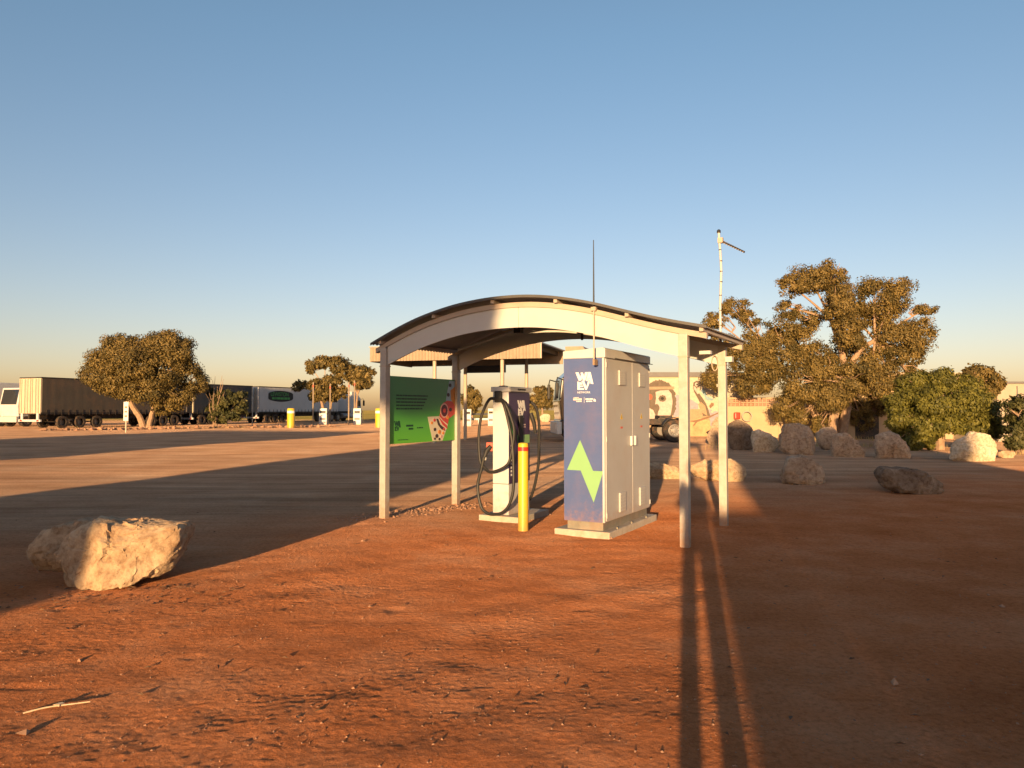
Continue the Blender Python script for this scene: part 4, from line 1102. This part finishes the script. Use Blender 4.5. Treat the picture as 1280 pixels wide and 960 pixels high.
# ------------------------------------------------------------------ pumps, posts, signs at the back
def pump(label, x, y, h=1.55, w=.75, rz=0.0):
    o = tag(empty('fuel_pump', (x, y, 0), rz), label, 'fuel pump', 'fuel pumps')
    MB().box(-w / 2, w / 2, -.28, .28, 0, h * .68).build('pump_body', M['white'], o, bevel=.03)
    hd = MB().box(-w / 2, w / 2, -.24, .24, h * .68 + .002, h).build('pump_head', M['white'], o, bevel=.03)
    MB().box(-w * .36, w * .36, -.262, -.241, h * .72, h * .84).build('display', M['glass'], hd)
    MB().box(-w * .36, w * .36, -.30, -.281, h * .30, h * .42).build('stripe', M['greyfascia'], o)
    MB().tube(spline([(w / 2, 0, h * .6), (w / 2 + .14, -.05, h * .85), (w / 2 + .16, -.05, h * .3), (w / 2 + .04, -.05, h * .12)], 5), .022, 6).build('hose', M['black'], o)
    MB().tube([(w / 2 + .01, -.1, h * .55), (w / 2 + .05, -.16, h * .45)], .03, 6).build('nozzle', M['black'], o)
    return o
pump('white diesel pump under the open gum tree', -18.6, 73.5, 1.62)
pump('white diesel pump in front of the white truck cab', -15.3, 73.8, 1.62)
pump('white fuel pump right of the rear left shelter post', -4.0, 66.5)
pump('narrow white fuel pump left of the charging post', -1.9, 66.8, 1.6, .5)
for lab, x, y, h in (('slim pole just left of the left diesel pump', -19.5, 73.0, 4.2), ('slim pole between the two diesel pumps', -18.2, 74.5, 4.1), ('slim pole just left of the right diesel pump', -16.05, 73.2, 4.2), ('thin pole close behind the right diesel pump', -15.7, 74.2, 4.4)):
    o = tag(empty('pole', (x, y, 0)), lab, 'pole', 'poles by the diesel pumps')
    MB().tube([(0, 0, -.1), (0, 0, h)], .07, 8).build('shaft', M['sheetwood'], o)
    MB().lathe([(.075, h - .5), (.075, h - .28)], n=8).build('red_band', M['redst'], o)
for lab, x, y in (('fat yellow bollard below the white trailer', -18.4, 62.0), ('fat yellow bollard beside the front left shelter post', -10.85, 60.8)):
    o = tag(empty('yellow_drum_bollard', (x, y, 0)), lab, 'bollard', 'fat yellow bollards')
    MB().lathe([(.31, -.1), (.31, 1.55), (.27, 1.60), (.1, 1.62)], n=20).build('pipe', M['yellow'], o, smooth=True)
    MB().lathe([(.315, 1.2), (.315, 1.4)], n=20).build('pale_band', M['logowhite'], o, smooth=True)
o = tag(empty('marker_sign', (-25.9, 50.0, 0)), 'narrow white marker sign on a post left of the round gum tree', 'sign')
MB().box(-.035, .035, -.03, .03, -.1, 2.05).build('post', M['tan'], o)
bd = MB().box(-.16, .16, -.05, -.031, .75, 2.02).build('plate', M['white'], o)
mb = MB()
for z in (1.0, 1.3, 1.6): mb.box(-.09, .09, -.053, -.0505, z, z + .12)
mb.build('plate_marks', M['redst'], bd)
o = tag(empty('slim_post', (-24.4, 70, 0)), 'thin grey post in front of the white trailer', 'post')
MB().tube([(0, 0, -.1), (0, 0, 2.6)], .045, 8).build('shaft', M['galv'], o)
MB().box(-.08, .08, -.05, .05, 2.5, 2.7).build('post_cap', M['galv'], o)
o = tag(empty('low_barrier', (-3.0, 67.2, 0)), 'low white rail barrier between the two far pumps', 'barrier')
for z in (.55, 1.0): MB().box(-.95, .95, -.04, .04, z, z + .18).build('rail', M['white'] if z < .8 else M['navy'], o)
for x in (-.9, 0, .9): MB().box(x - .05, x + .05, -.035, .035, -.05, .56).build('post', M['white'], o)

# ------------------------------------------------------------------ mural building
mbld = tag(empty('mural_building', (5.2, 41.0, 0)), 'low cream building with emu mural on its wall', 'building')
MB().box(0, 8.1, 0, 7, -.1, 3.30).build('wall', M['render'], mbld)
MB().box(-.12, 8.22, -.10, 7.1, 3.304, 3.56).build('roof_fascia', M['greyfascia'], mbld)
U = 41.0 / 930 / 8
def mu(poly, m_, lvl, name='mural_paint'):
    pts = [((160 + X / 8) * 8 * U - 5.2, 1.5 + (72 - Y / 8) * 8 * U) for X, Y in poly]
    pts = [(max(.01, min(8.09, a)), max(.0, min(3.29, c))) for a, c in pts]
    MB().xz(pts, -.004 - .003 * lvl, 0).build(name, m_, mbld)
def ell(cx, cy, rx, ry, n=20, jag=0.0, seed=1):
    q = random.Random(seed)
    return [(cx + rx * (1 + q.uniform(-jag, jag)) * math.cos(2 * math.pi * i / n), cy + ry * (1 + q.uniform(-jag, jag)) * math.sin(2 * math.pi * i / n)) for i in range(n)]
pm = lambda n_, c: mat('mural_' + n_, c, .9, var=.18, scale=7)
P_sky, P_dk, P_face = pm('sky', (.46, .40, .31)), pm('dark_feather', (.13, .10, .075)), pm('pale_face', (.44, .37, .33))
P_hill, P_lav, P_och, P_brn = pm('hill', (.36, .24, .15)), pm('lavender', (.30, .27, .32)), pm('ochre', (.48, .30, .16)), pm('brown', (.20, .12, .075))
P_blu, P_red, P_blk = pm('blue', (.22, .33, .38)), pm('red', (.50, .10, .06)), pm('black', (.03, .025, .022))
mu([(-80, 260), (1020, 260), (1020, 600), (-80, 600)], P_sky, 0)
mu([(-80, 600), (500, 640), (700, 700), (1020, 690), (1020, 900), (-80, 900)], P_och, 1)
mu([(330, 460), (370, 425), (430, 450), (520, 480), (580, 520), (580, 640), (330, 650)], P_lav, 2)
mu([(680, 570), (760, 590), (830, 620), (1000, 640), (1000, 760), (700, 740)], P_lav, 2)
mu([(380, 650), (430, 590), (520, 570), (610, 570), (680, 620), (700, 700), (690, 780), (520, 700), (400, 690)], P_hill, 3)
mu([(500, 690), (600, 660), (700, 690), (700, 850), (560, 900), (480, 880), (470, 760)], P_och, 4)
mu(ell(190, 500, 172, 222, 110, .045, 3), P_dk, 4)
mu([(155, 400), (200, 385), (285, 380), (315, 420), (325, 500), (310, 600), (290, 690), (165, 690), (180, 600), (185, 540), (150, 520), (160, 460)], P_face, 5)
mu(ell(222, 465, 38, 34, 40, .12, 5), P_dk, 6); mu(ell(222, 465, 16, 15), P_blk, 7)
mu([(-60, 350), (340, 345), (345, 372), (-60, 378)], pm('brow', (.30, .22, .15)), 6)
mu(ell(165, 560, 28, 40), P_dk, 6)
mu(ell(100, 450, 22, 28), P_red, 6)
mu([(90, 560), (130, 580), (155, 640), (155, 690), (90, 690)], P_face, 6)
# slender emu
nk = spline([(545, 330, 0), (560, 400, 0), (600, 470, 0), (630, 540, 0), (650, 640, 0)], 6)
lft = [(p.x - 16 - .03 * (p.y - 330), p.y) for p in nk]; rgt = [(p.x + 16 + .11 * (p.y - 330), p.y) for p in nk]
mu(lft + rgt[::-1], P_dk, 5)
mu([(580, 520), (610, 500), (650, 540), (672, 640), (610, 600)], P_hill, 6)
mu([(530, 340), (535, 305), (565, 288), (610, 295), (662, 328), (615, 335), (585, 350), (560, 365)], P_dk, 6)
mu(ell(565, 325, 16, 20), P_face, 7); mu(ell(570, 325, 8, 10), P_blk, 8)
mu([(535, 340), (548, 345), (600, 410), (575, 420), (545, 380)], P_face, 7)
mu([(608, 390), (625, 365), (655, 400), (665, 440), (700, 455), (740, 470), (720, 488), (660, 480), (640, 440)], P_blu, 5)
mu([(690, 540), (715, 505), (738, 515), (735, 535), (700, 565)], P_brn, 5)
mu([(480, 690), (560, 680), (690, 640), (790, 600), (795, 606), (700, 655), (570, 700), (535, 740), (525, 735), (545, 705)], P_brn, 6)
mu([(655, 800), (690, 780), (705, 850), (715, 880), (690, 880)], P_blk, 6)
mu([(700, 600), (1020, 380), (1020, 400), (720, 610)], P_sky, 3)
hr = tag(empty('hose_reel', (11.75, 38.6, 0)), 'red and grey hose reel low against the yard wall', 'hose reel')
MB().box(-.24, .06, -.15, .1, 1.0, 1.36).build('red_drum_cover', M['red'], hr, bevel=.06)
MB().tube([(.42 + .25 * math.cos(a), -.05, 1.15 + .25 * math.sin(a)) for a in np.linspace(0, 2 * math.pi, 20)], .025, 6).build('hose_ring', M['galv'], hr)
MB().box(-.04, .04, -.02, .06, 0, 1.0).build('stand', M['galv'], hr)

# yard wall with breeze-block screen
yw = tag(empty('yard_wall', (10.9, 38.9, 0)), 'cream yard wall topped with pink breeze-block screen', 'wall')
for i in range(4):
    MB().box(i * 1.5 + .006, (i + 1) * 1.5 - .006, 0, .2, -.1, 1.66).build('wall_panel', M['render'], yw)
for i in range(5): MB().box(i * 1.5 - .005 if i else 0, i * 1.5 + .005, .02, .18, -.1, 1.655).build('pier_joint', M['pinkblock'], yw)
bw, bh = .20, .21
blk = MB()
for (x0, x1, z0, z1) in ((.0, bw, .0, .035), (.0, bw, bh - .035, bh), (0, .035, .035, bh - .035), (bw - .035, bw, .035, bh - .035), (bw / 2 - .012, bw / 2 + .012, .035, bh - .035), (.035, bw - .035, bh / 2 - .012, bh / 2 + .012)):
    blk.box(x0 + .003, x1 - .003, .04, .16, z0 + .003, z1 - .003)
bme = blk.mesh('breeze_block', M['pinkblock'])
for i in range(30):
    for j in range(2):
        o = link('breeze_block', bme, yw); o.location = (i * bw, 0, 1.662 + j * bh)
MB().box(-.01, 6.02, .02, .18, 1.662 + 2 * bh, 1.662 + 2 * bh + .05).build('coping', M['render'], yw)

rb = tag(empty('rear_building', (17.0, 38.0, 0)), 'plain beige building end beside the big gum tree', 'building')
MB().box(0, 7.0, 0, 5, -.1, 3.30).build('wall', M['render'], rb)
MB().box(-.06, 7.06, -.06, 5.06, 3.304, 3.40).build('roof_edge', M['tan'], rb)
g_ = MB().box(.5, 1.7, -.03, 0, 0, 2.1).build('door', M['darkmetal'], rb)
MB().box(.6, .66, -.07, -.031, 1.0, 1.1).build('handle', M['galv'], g_)
rb = tag(empty('rear_building', (22.5, 34.5, 0)), 'grey-beige low building at the right edge of the view', 'building')
MB().box(0, 9.0, 0, 6, -.1, 2.70).build('wall', mat('grey_render', (.36, .30, .23), .9, 0, .1, 1.5), rb)
MB().box(-.08, 9.08, -.08, 6.08, 2.704, 2.80).build('roof_edge', M['greyfascia'], rb)
MB().box(.9, .94, -.03, 0, 0, 2.6).build('downpipe', M['greyfascia'], rb)

# dry stick on the dirt
tg_ = tag(empty('dry_stick', (-2.28, 3.77, float(ground_height(-2.28, 3.77)))), 'short pale dry stick lying on the dirt at lower left', 'stick')
st = MB().tube(spline([(-.13, -.05, .004), (-.05, -.0, .012), (.06, .04, .014), (.14, .06, .018)], 4), [.004] * 5 + [.0035] * 4 + [.003] * 4, 6).build('stem', M['twig'], tg_)
MB().xy([(-.02, .015), (.0, .045), (.02, .04), (.012, .012)], .012, .022).build('leaf', M['rock_pale'], tg_)

# leaf litter and dry grass
q = random.Random(19); mb = MB()
for i in range(260):
    if i < 150: x, y = -3.3 + q.gauss(.25, .55), 6.0 + q.gauss(0, .28)
    else: y = 3 + 8 * q.random(); x = q.uniform(-.7, .7) * y
    z = float(ground_height(x, y)) + .004; a = q.random() * 6.28; l_ = q.uniform(.012, .035); w_ = l_ * q.uniform(.15, .4)
    ca, sa = math.cos(a), math.sin(a); tl = q.uniform(0, .012)
    pts = [(-l_, 0, 0), (0, -w_, tl), (l_, 0, tl * .5), (0, w_, tl + .003)]
    mb.add([(x + X * ca - Y * sa, y + X * sa + Y * ca, z + Z) for X, Y, Z in pts], [(0, 1, 2), (0, 2, 3)])
tag(mb.build('leaf_litter', mat('dead_leaves', (.16, .09, .05), .9, var=.4, scale=9)), 'dead leaves scattered on the dirt', kind='stuff')
mb = MB()
for cx, cy, sx, sy, n_ in ((16.0, 36.5, 2.6, .6, 700), (13.6, 30.5, 2.2, .6, 420), (9.5, 29.5, 1.2, .5, 160), (-27, 59, 4.5, 1.2, 420), (17.5, 24.5, 1.5, .5, 160)):
    for _ in range(n_):
        x, y = cx + q.gauss(0, sx), cy + q.gauss(0, sy); z = float(ground_height(x, y)) if _ % 8 == 0 else 0.0
        h_ = q.uniform(.08, .30); a = q.random() * 6.28; w_ = .010; lean = q.uniform(0, .5) * h_
        ca, sa = math.cos(a), math.sin(a)
        mb.add([(x - w_ * sa, y + w_ * ca, z - .03), (x + w_ * sa, y - w_ * ca, z - .03), (x + lean * ca, y + lean * sa, z + h_)], [(0, 1, 2)])
tag(mb.build('dry_grass', mat('dry_grass_blades', (.38, .27, .11), .9, var=.3, scale=3)), 'dry grass growing along the boulders and trees', kind='stuff')

# ------------------------------------------------------------------ behind the camera: what throws the long shadows
ED = Vector((math.cos(SUN_AZ), -math.sin(SUN_AZ), 0)); DD = Vector((math.sin(SUN_AZ), math.cos(SUN_AZ), 0))
def sp(s_, t_): return ED * s_ + DD * t_
def roadhouse(label, s0, s1, t0, dep, h):
    o = tag(empty('roadhouse_building', sp(s0, t0), -SUN_AZ), label, 'building')
    w = s1 - s0
    MB().box(0, w, -dep, 0, -.1, h - .25).build('wall', M['render'], o)
    MB().box(-.02, w + .02, -dep - .02, .02, h - .246, h).build('parapet', M['greyfascia'], o)
    x = .8
    while x < w - 1.4:
        wn = MB().box(x, x + 1.0, .003, .05, 1.0, 2.2).build('window', M['white'], o)
        MB().box(x + .08, x + .92, .051, .056, 1.08, 2.12).build('pane', M['glass'], wn)
        x += 2.2
    return o
roadhouse('tall roadhouse block behind the camera, left', -11.5, -5.05, -14, 8, 7.0)
roadhouse('long roadhouse wing behind the camera, far left', -34, -19.6, -14, 8, 6.25)
roadhouse('flat-roofed roadhouse block behind the camera, right', 1.02, 8.0, -14, 8, 5.35)
gw = tag(empty('shade_wall', sp(.25, -14), -SUN_AZ), 'wall added behind the camera to shade the near right ground', 'wall')  # unseen wall, added to cast the low shade at right
MB().box(0, .765, -.25, 0, -.1, 2.55).build('wall_panel', M['render'], gw)
MB().box(-.03, .765, -.28, .03, 2.553, 2.62).build('coping', M['concrete'], gw)
# tree whose crown shades the upper left of the shelter
cl = [(-.8, 0, 5.0, 1.5, 1.2, 1.5, 0), (.9, 0, 4.6, 1.1, 1.0, 1.1, 0), (-2.0, 0, 4.9, 1.2, 1.0, 1.1, 0), (2.0, 0, 4.3, .8, .7, .8, 0), (1.6, 0, 5.2, .5, .6, .35, 0)]
bt_ = sp(-4.95, -13.2)
tree('gum_tree', 'gum tree behind the camera beside the roadhouse', 'tree', tuple(bt_), [(c[0] * ED.x + 0, c[0] * ED.y, c[2] + .25, c[3], c[4], c[5], 0) for c in cl], [([(0, 0, -.1), (-.1, 0, 1.8), (.1, 0, 3.6)], .2, .14)], 26000, .22, 'leaf_gum', 61, .2)

# photographer
pe = tag(empty('person', (0.0, -.43, 0)), 'person in dark clothes standing behind the camera holding a phone', 'person')
pe.scale = (1.03, 1.0, 1.085)
def skinned(name, verts, edges, radii, root, m_, parent):
    me = bpy.data.meshes.new(name); me.from_pydata(verts, edges, [])
    o = link(name, me, parent)
    md = o.modifiers.new('skin', 'SKIN')
    for i, r in enumerate(radii):
        sv = me.skin_vertices[0].data[i]
        sv.radius = (r if isinstance(r, tuple) else (r, r)); sv.use_root = (i == root)
    ss = o.modifiers.new('sub', 'SUBSURF'); ss.levels = 2; ss.render_levels = 2
    bpy.context.view_layer.update()
    me2 = bpy.data.meshes.new_from_object(o.evaluated_get(bpy.context.evaluated_depsgraph_get()))
    o.modifiers.clear(); o.data = me2; me2.materials.append(m_)
    me2.polygons.foreach_set('use_smooth', [True] * len(me2.polygons))
    return o
V_ = [(0, 0, .94), (0, 0, 1.12), (0, 0, 1.32), (0, .01, 1.43), (0, .02, 1.50), (0, .03, 1.60), (0, .03, 1.68),
      (-.085, 0, .86), (-.09, .02, .48), (-.09, 0, .09), (-.10, .13, .04), (.085, 0, .86), (.09, .02, .48), (.09, 0, .09), (.10, .13, .04),
      (-.17, 0, 1.38), (-.22, .06, 1.14), (-.10, .30, 1.36), (-.05, .38, 1.46), (.17, 0, 1.38), (.22, .06, 1.14), (.10, .30, 1.36), (.05, .38, 1.46)]
E_ = [(0, 1), (1, 2), (2, 3), (3, 4), (4, 5), (5, 6), (0, 7), (7, 8), (8, 9), (9, 10), (0, 11), (11, 12), (12, 13), (13, 14), (2, 15), (15, 16), (16, 17), (17, 18), (2, 19), (19, 20), (20, 21), (21, 22)]
Rr = [.13, .125, .14, .07, .06, .09, .07, .085, .06, .045, .04, .085, .06, .045, .04, .06, .045, .035, .028, .06, .045, .035, .028]
skinned('body', V_, E_, Rr, 0, M['cloth'], pe)
hdm = MB().lathe([(.03, -.10), (.075, -.07), (.088, 0), (.08, .06), (.05, .10), (.01, .118)], (0, .04, 1.61), n=16).build('hair', M['darkmetal'], pe, smooth=True)
ph = tag(MB().box(-.075, .075, -.012, -.003, 1.455, 1.53).build('phone', M['black'], bevel=.003), 'dark phone held up by the person behind the camera', 'phone')
ph.location = (0, -.03, 0)
